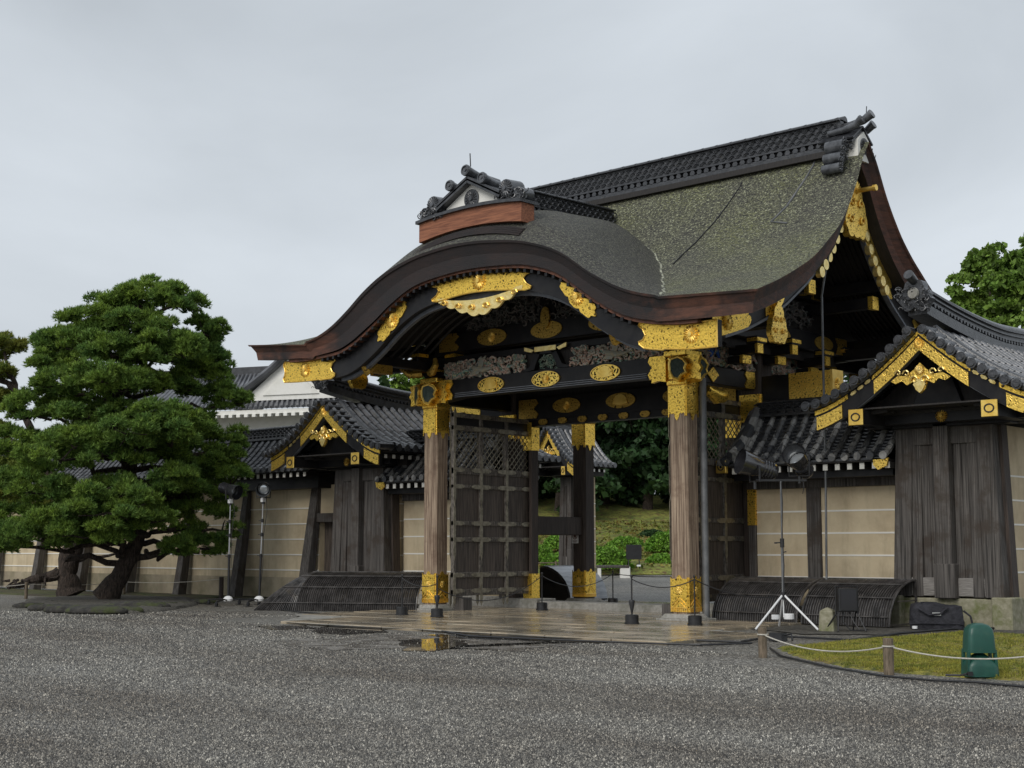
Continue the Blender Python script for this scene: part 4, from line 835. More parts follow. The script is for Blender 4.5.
# ---- doors
def door(sx):
    xd = sx*(HX-(.60 if sx < 0 else .30)); y0, y1, z0, z1 = -2.92, -.06, .34, 4.86; t = .06
    d = None; mb = MB(); st = .12
    ycols = [y0+.02, y0+.98, y0+1.93, y1-.02]
    for yy in ycols: mb.box(xd-t, xd+t, yy-st/2 if yy not in (ycols[0],) else yy-.02, yy+st/2, z0, z1)
    rails = [(.34,.50), (.78,.92), (1.66,1.78), (2.06,2.18), (2.98,3.08), (3.33,3.50), (4.42,4.55), (4.74,4.86)]
    k = 0
    for a, b_ in rails: mb.box(xd-t+.008, xd+t-.008, y0, y1, a, b_)
    d = mb.build('door', 'doorframe', gate, bevel=.012)
    for (a, b_) in ((.50,.78),(.92,1.66),(1.78,2.06),(2.18,2.98),(3.08,3.33)):
        for c0, c1 in zip(ycols, ycols[1:]):
            mb = MB(); mb.box(xd-.02, xd+.02, c0+.06, c1-.06, a, b_); mb.build('door_panel', 'doorwood', d)
    mb = MB(); mb.box(xd-.02, xd+.02, y0+.05, y1-.05, 4.55, 4.74); mb.build('top_panel', 'lacquer', d)
    mb = MB(); q = y0-.9
    while q < y1+.1:
        for s_ in (-1, 1):
            a = [q, 3.50]; b_ = [q+.9*1.0, 4.42]
            if s_ < 0: a, b_ = [q+.9, 3.50], [q, 4.42]
            # clip to the opening
            pts = [a, b_]; (ya, za), (yb_, zb_) = pts; lo_, hi_ = y0+.08, y1-.08
            def cut(yc): tt = (yc-ya)/(yb_-ya); return [yc, za+(zb_-za)*tt]
            P_ = [p_ for p_ in pts]
            if ya < lo_: P_[0] = cut(lo_)
            if ya > hi_: P_[0] = cut(hi_)
            if yb_ > hi_: P_[1] = cut(hi_)
            if yb_ < lo_: P_[1] = cut(lo_)
            if (P_[0][0]-P_[1][0])*(ya-yb_) > 0 and abs(P_[0][0]-P_[1][0]) > .02: mb.bar((xd+s_*.012, P_[0][0], P_[0][1]), (xd+s_*.012, P_[1][0], P_[1][1]), .016, .016)
        q += .17
    mb.build('lattice', 'iron', d)
    for sd in (-1, 1):
        xo = xd+sd*(t+.008)
        mb = MB()
        def strap(yc, zc, l_, h, dirn):   # tapered tip strap
            for s_ in dirn:
                o2 = [(0,-h/2),(s_*l_*.72,-h/2),(s_*l_*.78,-h*.30),(s_*l_*.9,-h*.30),(s_*l_,0),(s_*l_*.9,h*.30),(s_*l_*.78,h*.30),(s_*l_*.72,h/2),(0,h/2)]
                mb.prism(o2, (xo, yc, zc), (0,1,0), (0,0,1), (-sd*.012,0,0))
        def vstrap(yc, zc, l_, h):
            for s_ in (-1, 1):
                o2 = [(-h/2,0),(-h/2,s_*l_*.8),(-h*.25,s_*l_*.86),(0,s_*l_),(h*.25,s_*l_*.86),(h/2,s_*l_*.8),(h/2,0)]
                mb.prism(o2, (xo+sd*.004, yc, zc), (0,1,0), (0,0,1), (-sd*.012,0,0))
        for ci, yy in enumerate(ycols):
            dirn = ((1,) if ci == 0 else (-1,) if ci == 3 else (-1, 1)); yb2 = yy if ci in (1, 2) else yy+(-.0 if ci == 0 else 0)
            for zz in (.46, .85, 1.72, 2.12, 3.03, 3.44, 4.48, 4.80): strap(yb2, zz, .36, .11, dirn)
            for zz, l_ in ((.50,.42), (1.92,.72), (3.2,.62)): vstrap(yb2, zz, l_, .085)
            if ci in (0, 3): vstrap(yb2, 4.4, .62, .085)
        mb.build('metal_straps', 'iron', d)
    return d
door(-1); door(1)
# prop block under the open door, wooden latch
mb = MB(); mb.box(-HX+.28, -HX+.50, -2.6, -2.35, 1.70, 1.84); mb.box(-HX+.26, -HX+.30, -2.62, -2.33, 1.69, 1.85); mb.build('door_latch', 'greywood', gate)
mb = MB(); mb.box(-3.35, -3.0, -2.7, -2.4, -.03, .30); mb.box(3.0, 3.35, -2.7, -2.4, -.03, .30); mb.build('door_stop', 'greywood', gate)
# downpipe by the front right pillar, lightning conductor on the right gable
mb = MB(); mb.tube([(4.10,-2.62,-.03),(4.10,-2.62,5.15)], .075, 12); mb.build('downpipe', 'pipe', gate, smooth=True)
# ---- tiled box ridges
def boxridge(name, length, w_, z0, z1, T, parent, caps=True):
    """ridge of stacked tiles along local x: base board, patterned courses, top round tile"""
    mb = MB(); h = z1-z0; mb.cur = 0
    mb.box(0, length, -w_*.58, w_*.58, z0, z0+h*.10); mb.box(0, length, -w_*.5, w_*.5, z0+h*.10, z0+h*.16)
    mb.box(0, length, -w_*.36, w_*.36, z0+h*.16, z0+h*.86)
    mb.box(0, length, -w_*.52, w_*.52, z0+h*.30, z0+h*.345); mb.box(0, length, -w_*.50, w_*.50, z0+h*.82, z0+h*.86)
    a = -w_*.5
    mb.tube([(0,0,z0+h*.88),(length,0,z0+h*.88)], h*.12, 10)
    n_ = int(length/.20)
    for k in range(n_):      # overlapping half-round courses (the pierced wave pattern)
        for row in range(3):
            x = (k+.5*(row % 2))*length/n_; zc = z0+h*(.40+.14*row)
            for s_ in (-1, 1):
                pts = [(x+.085*math.cos(q), s_*w_*.42, zc+h*.055*math.sin(q)*1.6) for q in np.linspace(0, math.pi, 6)]
                mb.tube(pts, .018, 4)
        x = k*length/n_
        for s_ in (-1, 1): mb.tube([(x+.1, s_*w_*.36, z0+h*.22), (x+.1, s_*w_*.50, z0+h*.22)], .06*h/.7, 6)
        mb.tube([(x, 0, z0+h*.88), (x+.03, 0, z0+h*.88)], h*.135, 8) if k % 2 == 0 else None
    m2 = MB(); m2.merge(mb, T); return m2.build(name, 'tiledark', parent)
mr = boxridge('main_ridge', 12.35, .62, 10.28, 11.12, Matrix.Translation((-6.1,0,0)), gate)
mb = MB(); mb.box(-6.2, 6.3, -.40, .40, 10.16, 10.29); mb.build('ridge_board', 'soffit', mr)
kr = boxridge('porch_ridge', 4.4, .52, 9.24, 9.93, Matrix.Translation((0,-.4,0)) @ Matrix.Rotation(R(-90), 4, 'Z') @ Matrix.Rotation(R(1.6), 4, 'Y'), gate)
# ---- ridge-end ornament, built facing local +x
def ridge_end(parent, T, name='ridge_end_ornament'):
    def put(mb, nm, m, smooth=False): q = MB(); q.merge(mb, T); return q.build(nm, m, root_, smooth=smooth) if root_ else q.build(nm, m, parent, smooth=smooth)
    root_ = None
    mb = MB()   # white house-shaped box
    mb.prism([(-.32,-.15),(.32,-.15),(.32,.36),(0,.62),(-.32,.36)], (-.50,0,.12), (0,1,0), (0,0,1), (.72,0,0)); root_ = put(mb, name, 'white')
    mb = MB(); flower((.235,0,.36), (1,0,0), .19, mb); mb.lathe([(.21,.0),(.21,.03)], (.21,0,.36), 20, 'x'); put(mb, 'black_crest', 'tiledark')
    mb = MB()
    for s_ in (-1, 1):
        for off, th in ((0, .05), (.10, .045)):
            mb.bar((-.30+.05*off, 0, .78+off), (-.30, s_*.50, .40+off), .92+off*.8, th, up=(0,0,1))
    put(mb, 'gable_hood', 'tiledark')
    mb = MB()
    for (yy, zz, ln, rs_) in ((0, .98, .42, .10), (-.30, .80, .30, .095), (.30, .80, .30, .095)):
        mb.tube([(-.60, yy, zz-.02), (-.1, yy, zz), (ln*.5, yy, zz+.05), (ln, yy, zz+.16)], [rs_*.85, rs_, rs_, rs_*1.12], 12)
        mb.tube([(ln, yy, zz+.16), (ln+.05, yy, zz+.185)], rs_*1.22, 12)
    put(mb, 'round_tiles', 'glaze', True)
    mb = MB(); mb.tube([(.3,0,1.15),(.32,0,1.38)], .012, 5); put(mb, 'spike', 'black')
    for s_ in (-1, 1):    # scroll tiles stepping down both sides
        mb = MB()
        for k, (yy, zz, r_) in enumerate(((.46,.34,.19),(.60,.02,.15),(.70,-.26,.13))):
            mb.tube([(-.55, s_*yy, zz), (-.05, s_*yy, zz)], r_, 16); flower((-.03, s_*yy, zz), (1,0,0), r_*.85, mb, petals=12)
        curls(mb, 26, (s_*.62-.25, s_*.62+.25), (-.25, .45), .0, .05, .09, 5+s_, plane='yz'); put(mb, 'scroll_tiles', 'glaze', True)
    return root_
ridge_end(gate, Matrix.Translation((6.50,0,10.02)) @ Matrix.Scale(.88, 4))
ridge_end(gate, Matrix.Translation((-6.45,0,10.02)) @ Matrix.Rotation(R(180), 4, 'Z') @ Matrix.Scale(.88, 4))
# ---- front ornament on the porch ridge: red-brown curved stand and wide roof-tile crest
mb = MB(); n_ = 20; XO = [-1.62+3.16*k/n_ for k in range(n_+1)]
mb.strip([(x, -5.62, 9.02-.13*(x/1.72)**2) for x in XO], [(x, -5.62, 8.62-.16*(x/1.72)**2) for x in XO], (0, .42, 0)); stand = mb.build('ornament_stand', 'redwood', gate)
mb = MB(); mb.strip([(x*1.03, -5.70, 9.09-.13*(x/1.72)**2) for x in XO], [(x*1.03, -5.70, 9.02-.13*(x/1.72)**2) for x in XO], (0, .58, 0)); mb.build('stand_top_tile', 'tiledark', stand)
mb = MB()
for k in range(4): mb.strip([(x*1.06, -5.80+.05*k, 8.40+.05*k-.28*(x/1.72)**2) for x in XO], [(x*1.06, -5.80+.05*k, 8.36+.05*k-.28*(x/1.72)**2) for x in XO], (0, .6, 0))
mb.build('stand_base_shingles', 'barkface', stand)
orn = MB(); zo = 8.98
orn.prism([(-.80,0),(.80,0),(.80,.18),(0,.62),(-.80,.18)], (0,-5.55,zo), (1,0,0), (0,0,1), (0,.7,0)); on = orn.build('porch_ridge_ornament', 'white', gate)
mb = MB(); flower((0,-5.57,zo+.27), (0,-1,0), .20, mb); mb.lathe([(.22,0),(.22,.03)], (0,-5.58,zo+.27), 20, 'y'); mb.build('black_crest', 'tiledark', on)
mb = MB()
for s_ in (-1, 1):
    for off in (0, .10): mb.bar((0, -5.3, zo+.64+off), (s_*.98, -5.3, zo+.14+off), .85, .05, up=(0,0,1))
mb.build('gable_hood', 'tiledark', on)
mb = MB()
for (xx, zz) in ((0,.82),(-.50,.56),(.50,.56)):
    mb.tube([(xx,-4.7,zo+zz-.02),(xx,-5.4,zo+zz),(xx,-5.72,zo+zz+.06)], [.09,.10,.115], 14); mb.tube([(xx,-5.72,zo+zz+.06),(xx,-5.78,zo+zz+.07)], .13, 16); mb.tube([(xx+.095*math.cos(q), -5.785, zo+zz+.07+.095*math.sin(q)) for q in np.linspace(0, 6.283, 16)], .018, 5, caps=False); mb.lathe([(.04,-.02),(.035,0)], (xx,-5.785,zo+zz+.07), 10, 'y')
for s_ in (-1, 1):
    mb.tube([(s_*1.12,-5.66,zo+.30),(s_*1.12,-5.25,zo+.33)], .20, 16); mb.tube([(s_*1.42,-5.60,zo+.16),(s_*1.42,-5.2,zo+.18)], .13, 14)
mb.build('round_tiles', 'glaze', on, smooth=True)
for s_ in (-1, 1): mb = MB(); flower((s_*1.12,-5.68,zo+.30), (0,-1,0), .20, mb); curls(mb, 60, (s_*1.22-.38, s_*1.22+.38), (zo+.0, zo+.22), -5.52, .12, .09, 60+s_); mb.build('scroll_tiles', 'glaze', on)
mb = MB(); mb.tube([(0,-5.6,zo+1.0),(0,-5.62,zo+1.3)], .013, 5); mb.build('spike', 'black', on)
# lightning conductors laid over the roof and down from the right verge
def rz(x, y): return float(roof_top(x, y))+.03
mb = MB(); mb.tube([roof_hit(*q) for q in ((816,158),(813,166),(806,178),(799,188),(787,206),(771,222),(787,223))], .022, 6)
mb.build('lightning_cable', 'pipe', gate)
mb = MB(); mb.tube([(6.60,-1.25,7.95),(6.42,-1.2,7.75),(6.24,-1.12,7.2),(6.2,-1.15,6.9),(6.2,-1.18,3.0),(6.2,-1.25,.9),(6.2,-1.3,0)], .026, 6); mb.build('lightning_cable', 'pipe', gate)
mb = MB(); mb.tube([roof_hit(*q) for q in ((742,182),(739,188),(728,204),(716,220),(706,231),(696,242),(684,253),(673,264))], .016, 5); mb.build('roof_wire', 'black', gate)
# ================================================================== TILED WALLS
def roll_roof(mb, L0, L1, half, ze, zr, step=.29, r=.085, side=(-1, 1), pw=1.45, discs=True):
    """concave tiled slopes either side of a ridge along local x; eaves along x at y=+-half"""
    zf = lambda d: ze + (zr-ze)*(max(0, 1-d/half))**pw
    nseg = 8; mb.cur = 0
    for s_ in side:
        A = [(s_*half*k/nseg, zf(half*k/nseg)) for k in range(nseg+1)]
        for k in range(nseg):      # pan tiles: small steps down the slope
            (ya, za), (yb_, zb_) = A[k], A[k+1]
            for q in range(2):
                y0_, y1_ = ya+(yb_-ya)*q/2, ya+(yb_-ya)*(q+1)/2; z0_, z1_ = za+(zb_-za)*q/2, za+(zb_-za)*(q+1)/2
                mb.add([(L0,y0_,z0_),(L1,y0_,z0_),(L1,y1_,z1_+.03),(L0,y1_,z1_+.03),(L0,y1_,z1_),(L1,y1_,z1_)], [(0,1,2,3),(3,2,5,4)])
        mb.add([(L0, s_*half, zf(half)+.03),(L1, s_*half, zf(half)+.03),(L1, s_*half, zf(half)-.05),(L0, s_*half, zf(half)-.05)], [(0,1,2,3)])
        n_ = max(1, round((L1-L0)/step)); mb.cur = 1
        for k in range(n_+1):
            x = L0+(L1-L0)*k/n_
            for j in range(nseg):  # separate roll tiles, each slightly flared
                (ya, za), (yb_, zb_) = A[j], A[j+1]
                if s_*ya < .1: ya, za = s_*.1, zf(.1)
                mb.tube([(x, ya, za+.03), (x, yb_, zb_+.035)], [r*.92, r*1.04], 7, caps=(j == nseg-1))
            if discs: mb.lathe([(r*1.18,0),(r*1.18,.04)], (x, s_*half+(.0 if s_ > 0 else -.04), zf(half)+.035), 12, 'y')
        mb.cur = 0
    return zf
def side_wall(sx, name, label):
    """short roofed wall between the gate's middle pillar and the gabled wing"""
    t = thing(name, label, 'wall', (sx*HX, -.35, 0), 0, 'roofed walls joining the gate')
    X = lambda a: sx*a
    def bx(mb, a, b_, y0, y1, z0, z1): return mb.box(min(X(a), X(b_)), max(X(a), X(b_)), y0, y1, z0, z1)
    Lw = 3.86
    mb = MB(); bx(mb, .05, Lw, 0, .30, .25, 2.86); mb.build('plaster_panel', 'plaster', t)
    mb = MB()
    for z in (2.31, 1.83, 1.355, .875): bx(mb, .05, Lw, -.008, .01, z-.018, z+.018)
    mb.build('white_lines', 'whiteline', t)
    for a, b_, mt in ((-.02,.17,'greywood'), (1.48,1.82,'greywood')):
        mb = MB(); bx(mb, a, b_, -.07, .36, .15, 2.9); q = mb.build('post', mt, t, bevel=.015)
        if a < 0: m2 = MB(); bx(m2, a-.005, b_+.005, -.08, .1, 2.02, 2.84); m2.build('gold_strip', 'filigree', q)
    mb = MB(); bx(mb, -.05, Lw, -.09, .4, 2.82, 3.02); mb.build('head_beam', 'greywood', t, bevel=.015)
    mb = MB(); bx(mb, -.05, Lw, -.06, .4, -.05, .26); mb.build('stone_base', 'stone', t, bevel=.015)
    mb = MB(); zf = roll_roof(mb, -Lw if sx < 0 else 0.05, -.05 if sx < 0 else Lw, 1.15, 3.36, 4.55, pw=1.35, r=.072, step=.30)
    m2 = MB(); m2.merge(mb, Matrix.Translation((0, .15, 0))); rf = m2.build('tiled_roof', ['tiledark', 'tileold'], t, smooth=True)
    mb = MB(); bx(mb, .02, Lw, -.98, 1.28, 3.28, 3.33); bx(mb, .0, Lw, -.9, 1.2, 3.08, 3.27) if 0 else None; mb.build('eave_board', 'soffit', t)
    mb = MB(); m2 = MB(); k = 0; a = .12
    while a < Lw:
        bx(mb, a, a+.10, -.88, 1.15, 3.14, 3.26); bx(m2, a-.003, a+.103, -.895, -.875, 3.135, 3.262); a += .285
    rr = mb.build('rafters', 'soffit', t); m2.build('white_rafter_tips', 'whiteline', rr)
    mb = MB(); bx(mb, .0, Lw, -.62, .9, 3.0, 3.14); mb.build('eave_purlin', 'lacquer', t)
    rd = boxridge('ridge', Lw-.35, .40, 4.45, 4.84, Matrix.Translation((X(.25) if sx > 0 else -Lw+.1, .15, 0)), t)
    # pale worn descending ridge beside the pillar
    mb = MB()
    for w_, off in ((.17, .07), (.12, .17)): mb.tube([(X(.12+off*.6), .15-d, zf(d)+.06+off) for d in (.1,.35,.6,.85,1.08)], [w_*.9, w_, w_, w_, w_*.9], 8)
    mb.tube([(X(-.05), .15-d, zf(d)-.02) for d in (.75,.95,1.22)], .13, 8)
    mb.build('worn_end_ridge', 'tileold', rf, smooth=True)
    mb = MB(); bx(mb, -.20, .06, -1.06, -.96, 3.16, 3.44); ge = mb.build('gold_end_plate', 'gold', t, bevel=.01)
    mb = MB(); c = Vector((X(-.07), -1.065, 3.30)); mb.tube([c+Vector((.075*math.cos(q), 0, .075*math.sin(q))) for q in np.linspace(0, 6.283, 20)], .012, 5, caps=False); mb.lathe([(.03,0),(.03,.02)], tuple(c), 10, 'y'); mb.build('dark_emblem', 'black', ge)
    mb = MB(); mb.prism([(0,0),(.34*sx,0),(.30*sx,-.16),(.1*sx,-.24),(-.0*sx,-.14)], (X(3.62), -1.0, 3.34), (1,0,0), (0,0,1), (0,.05,0)); mb.build('gold_corner', 'filigree_fine', t)
    return t
side_wall(1, 'side_wall', 'short beige wall under worn grey tiles behind the tripod with two lamps')
side_wall(-1, 'side_wall', 'short beige plaster wall under a tiled roof, left of the gate behind its front left pillar')

def wing(cx, y0, Lw, name, label, mirror=1, faces=True):
    t = thing(name, label, 'building', (cx, y0, 0), 0, 'gabled tiled wings beside the gate')
    zl = Lw
    # stone base and plaster body
    mb = MB(); mb.box(-1.25, 1.25, .02, zl, -.6, .34); mb.box(-1.36, -.95, -.16, .4, -.6, .38); mb.box(.95, 1.36, -.16, .4, -.6, .38); mb.build('stone_base', 'mossstone', t, bevel=.02)
    mb = MB(); mb.box(-1.10, 1.10, .36, zl, .3, 3.75, .04, 0); mb.build('plaster_wall', 'plaster', t)
    mb = MB()
    for z in (2.75, 2.27, 1.79, 1.31, .85):
        for s_ in (-1, 1): xo = s_*(1.10-.04*(z-.3)/3.45); mb.box(min(xo-.01, xo+.01), max(xo-.01, xo+.01), .5, zl, z-.017, z+.017)
    mb.build('white_lines', 'whiteline', t)
    # timber end wall: tapering corner boards, centre post, recessed boards
    mb = MB()
    for s_ in (-1, 1):
        for (a, b_, ta, tb, yy) in ((1.16, .78, 1.02, .66, -.02), (.76, .52, .68, .50, .01)):
            mb.hexa([(s_*a,yy,.36),(s_*b_,yy,.36),(s_*b_,.30,.36),(s_*a,.30,.36)], [(s_*ta,yy+.04,3.78),(s_*tb,yy+.04,3.78),(s_*tb,.30,3.78),(s_*ta,.30,3.78)])
    cb = mb.build('corner_boards', 'greywood', t, bevel=.012)
    mb = MB(); mb.box(-.17, .17, -.12, .2, .36, 4.0, .015, 0); mb.build('centre_post', 'greywood', t, bevel=.015)
    mb = MB(); mb.box(-.22, .22, -.14, .2, .34, 1.02) ; mb.build('post_foot', 'greywood', t, bevel=.015)
    for s_ in (-1, 1):
        mb = MB()
        for k in range(2): a = .18+.17*k; mb.box(min(s_*a, s_*(a+.165)), max(s_*a, s_*(a+.165)), .07, .16, .5, 3.5)
        mb.build('recessed_boards', 'greywood', t, bevel=.008)
        mb = MB(); mb.box(min(s_*.18, s_*.78), max(s_*.18, s_*.78), .02, .14, .38, .74); mb.build('bleached_sill_board', 'palewood', t, bevel=.01)
        mb = MB(); mb.box(min(s_*.16, s_*.70), max(s_*.16, s_*.70), .02, .2, 3.40, 3.80); mb.build('head_board', 'greywood', t, bevel=.01)
        mb = MB(); mb.hexa([(s_*1.12,.28,.36),(s_*1.22,.28,.36),(s_*1.22,.55,.36),(s_*1.12,.55,.36)], [(s_*1.0,.28,3.75),(s_*1.10,.28,3.75),(s_*1.10,.55,3.75),(s_*1.0,.55,3.75)]); mb.build('side_post', 'darkpillar', t)
    mb = MB(); mb.box(-1.75, 1.75, -.42, -.10, 3.80, 4.06); mb.box(-1.25, 1.25, -.12, .3, 3.74, 3.95); mb.box(-.55, .55, -.6, -.4, 4.06, 4.9, .3, 0); mb.build('gable_tie_beam', 'lacquer', t, bevel=.015)
    mb = MB(); mb.prism([(-2.2,4.0),(2.2,4.0),(1.2,4.35),(0,5.35),(-1.2,4.35)], (0,-.45,0), (1,0,0), (0,0,1), (0,.1,0)); mb.build('gable_boards', 'soffit', t)
    mb = MB(); flower((0,-.44,3.93), (0,-1,0), .13, mb); mb.build('dim_crest', 'filigree_dark', t)
    half = 2.42; ze, zr = 4.16, 5.62; y_f = -1.30
    mb = MB(); zf = roll_roof(mb, y_f, zl+.3, half, ze, zr, pw=1.5, step=.30, r=.085)
    m2 = MB(); m2.merge(mb, Matrix.Rotation(R(90), 4, 'Z')); rf = m2.build('tiled_roof', ['tiledark', 'tile'], t, smooth=True)
    # verge: row of round tile ends facing forward, upturned tips
    mb = MB()
    for s_ in (-1, 1):
        d = .16
        while d < half+.05:
            z = zf(d)+.04; mb.tube([(s_*d, y_f-.16, z), (s_*d, y_f+.35, z+.01)], .088, 12); mb.lathe([(.06,0),(.075,.02),(.10,.02),(.10,.05)], (s_*d, y_f-.20, z), 14, 'y')
            sl = abs((zf(d+.05)-zf(d))/.05); d += .245/math.sqrt(1+sl*sl)
        for yy, rr, off in ((y_f+.42, .085, .10),(y_f+.62,.06,.06)): mb.tube([(s_*q, yy, zf(q)+off) for q in np.linspace(.12, half, 12)], rr, 8)
    mb.build('verge_tiles', 'tiledark', rf, smooth=True)
    # ridge that sags towards its middle
    mb = MB(); n_ = 26; ln = zl+.2-y_f
    def zr_(k): q = k/n_; return zr + .34 + .38*(abs(2*q-1) if q < .5 else .7*abs(2*q-1))**1.6
    for k in range(n_):
        a, b_ = y_f+ln*k/n_, y_f+ln*(k+1)/n_; za, zb_ = zr_(k), zr_(k+1)
        for (hw, dz0, dz1) in ((.20,-.50,-.30),(.15,-.30,-.02),(.19,-.22,-.19),(.19,-.12,-.09),(.20,-.03,.02)):
            mb.hexa([(-hw,a,za+dz0),(hw,a,za+dz0),(hw,b_,zb_+dz0),(-hw,b_,zb_+dz0)], [(-hw,a,za+dz1),(hw,a,za+dz1),(hw,b_,zb_+dz1),(-hw,b_,zb_+dz1)])
        for s_ in (-1, 1):
            for q in (.25, .75): mb.tube([(s_*.13, a+(b_-a)*q, za-.26), (s_*.20, a+(b_-a)*q, za-.26)], .04, 6)
    rd = mb.build('sagging_ridge', 'tiledark', rf)
    mb = MB(); mb.tube([(0, y_f+ln*k/n_, zr_(k)+.06) for k in range(n_+1)], .085, 10); mb.build('ridge_cap', 'glaze', rd, smooth=True)
    # demon-tile finial
    mb = MB(); zo_ = zr+.42
    o2 = []
    for k in range(48):
        a = 2*math.pi*k/48; r_ = .27*(1+.10*math.cos(6*a)+(.35 if math.sin(a) < -.2 else 0)*abs(math.cos(a))); o2.append((r_*math.cos(a), r_*math.sin(a)*1.05))
    mb.prism(o2, (0,y_f-.14,zo_+.18), (1,0,0), (0,0,1), (0,.22,0)); curls(mb, 40, (-.34,.34), (zo_-.15,zo_+.35), y_f-.14, .04, .08, 3); on_ = mb.build('finial', 'tiledark', rd)
    mb = MB(); mb.lathe([(.02,-.05),(.10,-.04),(.12,0)], (0,y_f-.16,zo_+.20), 16, 'y'); mb.build('finial_boss', 'stone', on_)
    mb = MB(); mb.tube([(0,y_f-.05,zo_+.42),(0,y_f-.35,zo_+.55)], [.08,.10], 12); mb.build('finial_horn', 'tiledark', on_, smooth=True)
    # curved bargeboards with gilt plates
    yb0 = y_f+.02; hb_ = None
    mb = MB(); D = np.linspace(.0, half-.12, 20)
    for s_ in (-1, 1): mb.strip([(s_*d, yb0, zf(d)-.07) for d in D], [(s_*d, yb0, zf(d)-.07-.36-.05*(d/half)) for d in D], (0,.09,0))
    hb_ = mb.build('bargeboard', 'lacquer', t)
    mb = MB()
    for s_ in (-1, 1): mb.strip([(s_*d, yb0+.02, zf(d)-.42) for d in D[:-2]], [(s_*d, yb0+.02, zf(d)-.47) for d in D[:-2]], (0,.10,0))
    mb.build('inner_moulding', 'greyedge', hb_)
    def gp(d0, d1, a, b_, nm='gold_fitting', m='filigree', s2=(-1, 1), off=.02):
        for s_ in s2:
            mb = MB(); n2 = 14; fl0 = []; fl1 = []
            for k in range(n2+1): d = d0+(d1-d0)*k/n2; fl0.append((s_*d, yb0-off, zf(d)-.07-.40*a)); fl1.append((s_*(d+(.10 if k in (n2,) else 0)*0), yb0-off, zf(d)-.07-.40*b_))
            mb.strip(fl0, fl1, (0,.03,0)); mb.build(nm, m, hb_)
    gp(0, 1.02, .04, .22, m='filigree'); gp(0, .98, .34, 1.0, m='filigree_fine', off=.028)
    gp(half-.85, half-.10, .0, .22, m='filigree'); gp(half-.72, half-.14, .34, 1.0, m='filigree_fine', off=.028)
    mb = MB()
    for s_ in (-1, 1):
        for d in (1.12, 1.28, 1.44): z = zf(d)-.12; mb.prism([(-.07,0),(-.04,.035),(.04,.035),(.07,0),(.04,-.035),(-.04,-.035)], (s_*d, yb0-.02, z), (1,0,-s_*.45), (0,0,1), (0,.03,0))
    mb.build('gold_studs', 'paleg', hb_)
    mb = MB(); flower((0, yb0-.04, zr-.34), (0,-1,0), .11, mb).build('gold_crest', 'gold', hb_)
    # openwork pendant under the apex
    mb = MB(); mb.prism([(-.62,-.30),(-.46,-.20),(-.28,-.22),(-.12,-.10),(0,.02),(.12,-.10),(.28,-.22),(.46,-.20),(.62,-.30),(.52,-.36),(.38,-.31),(.28,-.40),(.15,-.34),(.10,-.5),(0,-.58),(-.10,-.5),(-.15,-.34),(-.28,-.40),(-.38,-.31),(-.52,-.36)], (0,yb0-.015,zr-.74), (1,0,0), (0,0,1), (0,.05,0)); gg = mb.build('gold_pendant', 'filigree_fine', hb_)
    mb = MB()
    for s_ in (-1, 1):
        for (xc, zc, r_) in ((.10,-.42,.10),(.27,-.28,.08),(.44,-.26,.07)):
            mb.tube([(s_*(xc+r_*(1-k/9)*math.cos(k*.85)), yb0-.05, zr-.74+zc+.1+r_*(1-k/9)*math.sin(k*.85)) for k in range(8)], .018, 6)
    mb.prism([(-.13,0),(-.05,.10),(.05,.10),(.13,0),(.06,-.12),(0,-.17),(-.06,-.12)], (0,yb0-.06,zr-1.14), (1,0,0), (0,0,1), (0,.05,0)); flower((0,yb0-.05,zr-.86), (0,-1,0), .10, mb)
    mb.build('gold_scrolls', 'paleg', gg)
    # projecting purlin ends with square gold plates
    for s_ in (-1, 1):
        x = s_*1.38; mb = MB(); mb.box(x-.14, x+.14, y_f+.02, .3, 3.78, 4.06); pe = mb.build('purlin', 'lacquer', t)
        mb = MB(); mb.box(x-.16, x+.16, y_f-.05, y_f-.015, 3.76, 4.08); g_ = mb.build('gold_plate', 'gold', pe, bevel=.008)
        mb = MB(); mb.tube([(x+.09*math.cos(q), y_f-.055, 3.92+.075*math.sin(q)) for q in np.linspace(0, 6.283, 20)], .016, 5, caps=False); mb.build('black_ring', 'black', g_)
    # rafters with white tips along both eaves
    mb = MB(); m2 = MB()
    for s_ in (-1, 1):
        y = -.95
        while y < zl:
            mb.hexa([(s_*.9,y,4.02),(s_*.9,y+.09,4.02),(s_*2.12,y+.09,3.92),(s_*2.12,y,3.92)], [(s_*.9,y,4.12),(s_*.9,y+.09,4.12),(s_*2.12,y+.09,4.02),(s_*2.12,y,4.02)])
            xo = s_*2.13; m2.box(min(xo-.01, xo+.01), max(xo-.01, xo+.01), y-.002, y+.092, 3.918, 4.022); y += .30
    rr = mb.build('rafters', 'soffit', t); m2.build('white_rafter_tips', 'whiteline', rr)
    mb = MB(); mb.box(-half+.12, half-.12, y_f+.15, zl+.1, 4.08, 4.11); mb.box(-1.9, -1.1, .1, zl, 3.78, 3.95); mb.box(1.1, 1.9, .1, zl, 3.78, 3.95); mb.build('eave_boards', 'soffit', t)
    return t
_rg = wing(8.98, -1.05, 6.0, 'gabled_wing', 'tiled wing with a gilt gable over tall weathered boards, behind the green speaker')
_rg.location.z = .18
for c_ in _rg.children:
    if c_.name.split('.')[0] in ('stone_base','plaster_wall','white_lines','corner_boards','centre_post','post_foot','recessed_boards','bleached_sill_board','head_board','side_post'): c_.location.x = -.20
wing(-8.80, -1.05, 5.6, 'gabled_wing', 'tiled wing with a gilt gable left of the gate, beside the long beige wall')
_rw = wing(-12.75, 13.6, .75, 'gabled_wing', 'farther tiled wing whose gilt gable shows through the gate opening beside the open left door')
_rw.location.z = .45; _rw.location.x -= .45; _rw.scale = (.54, 1, 1)

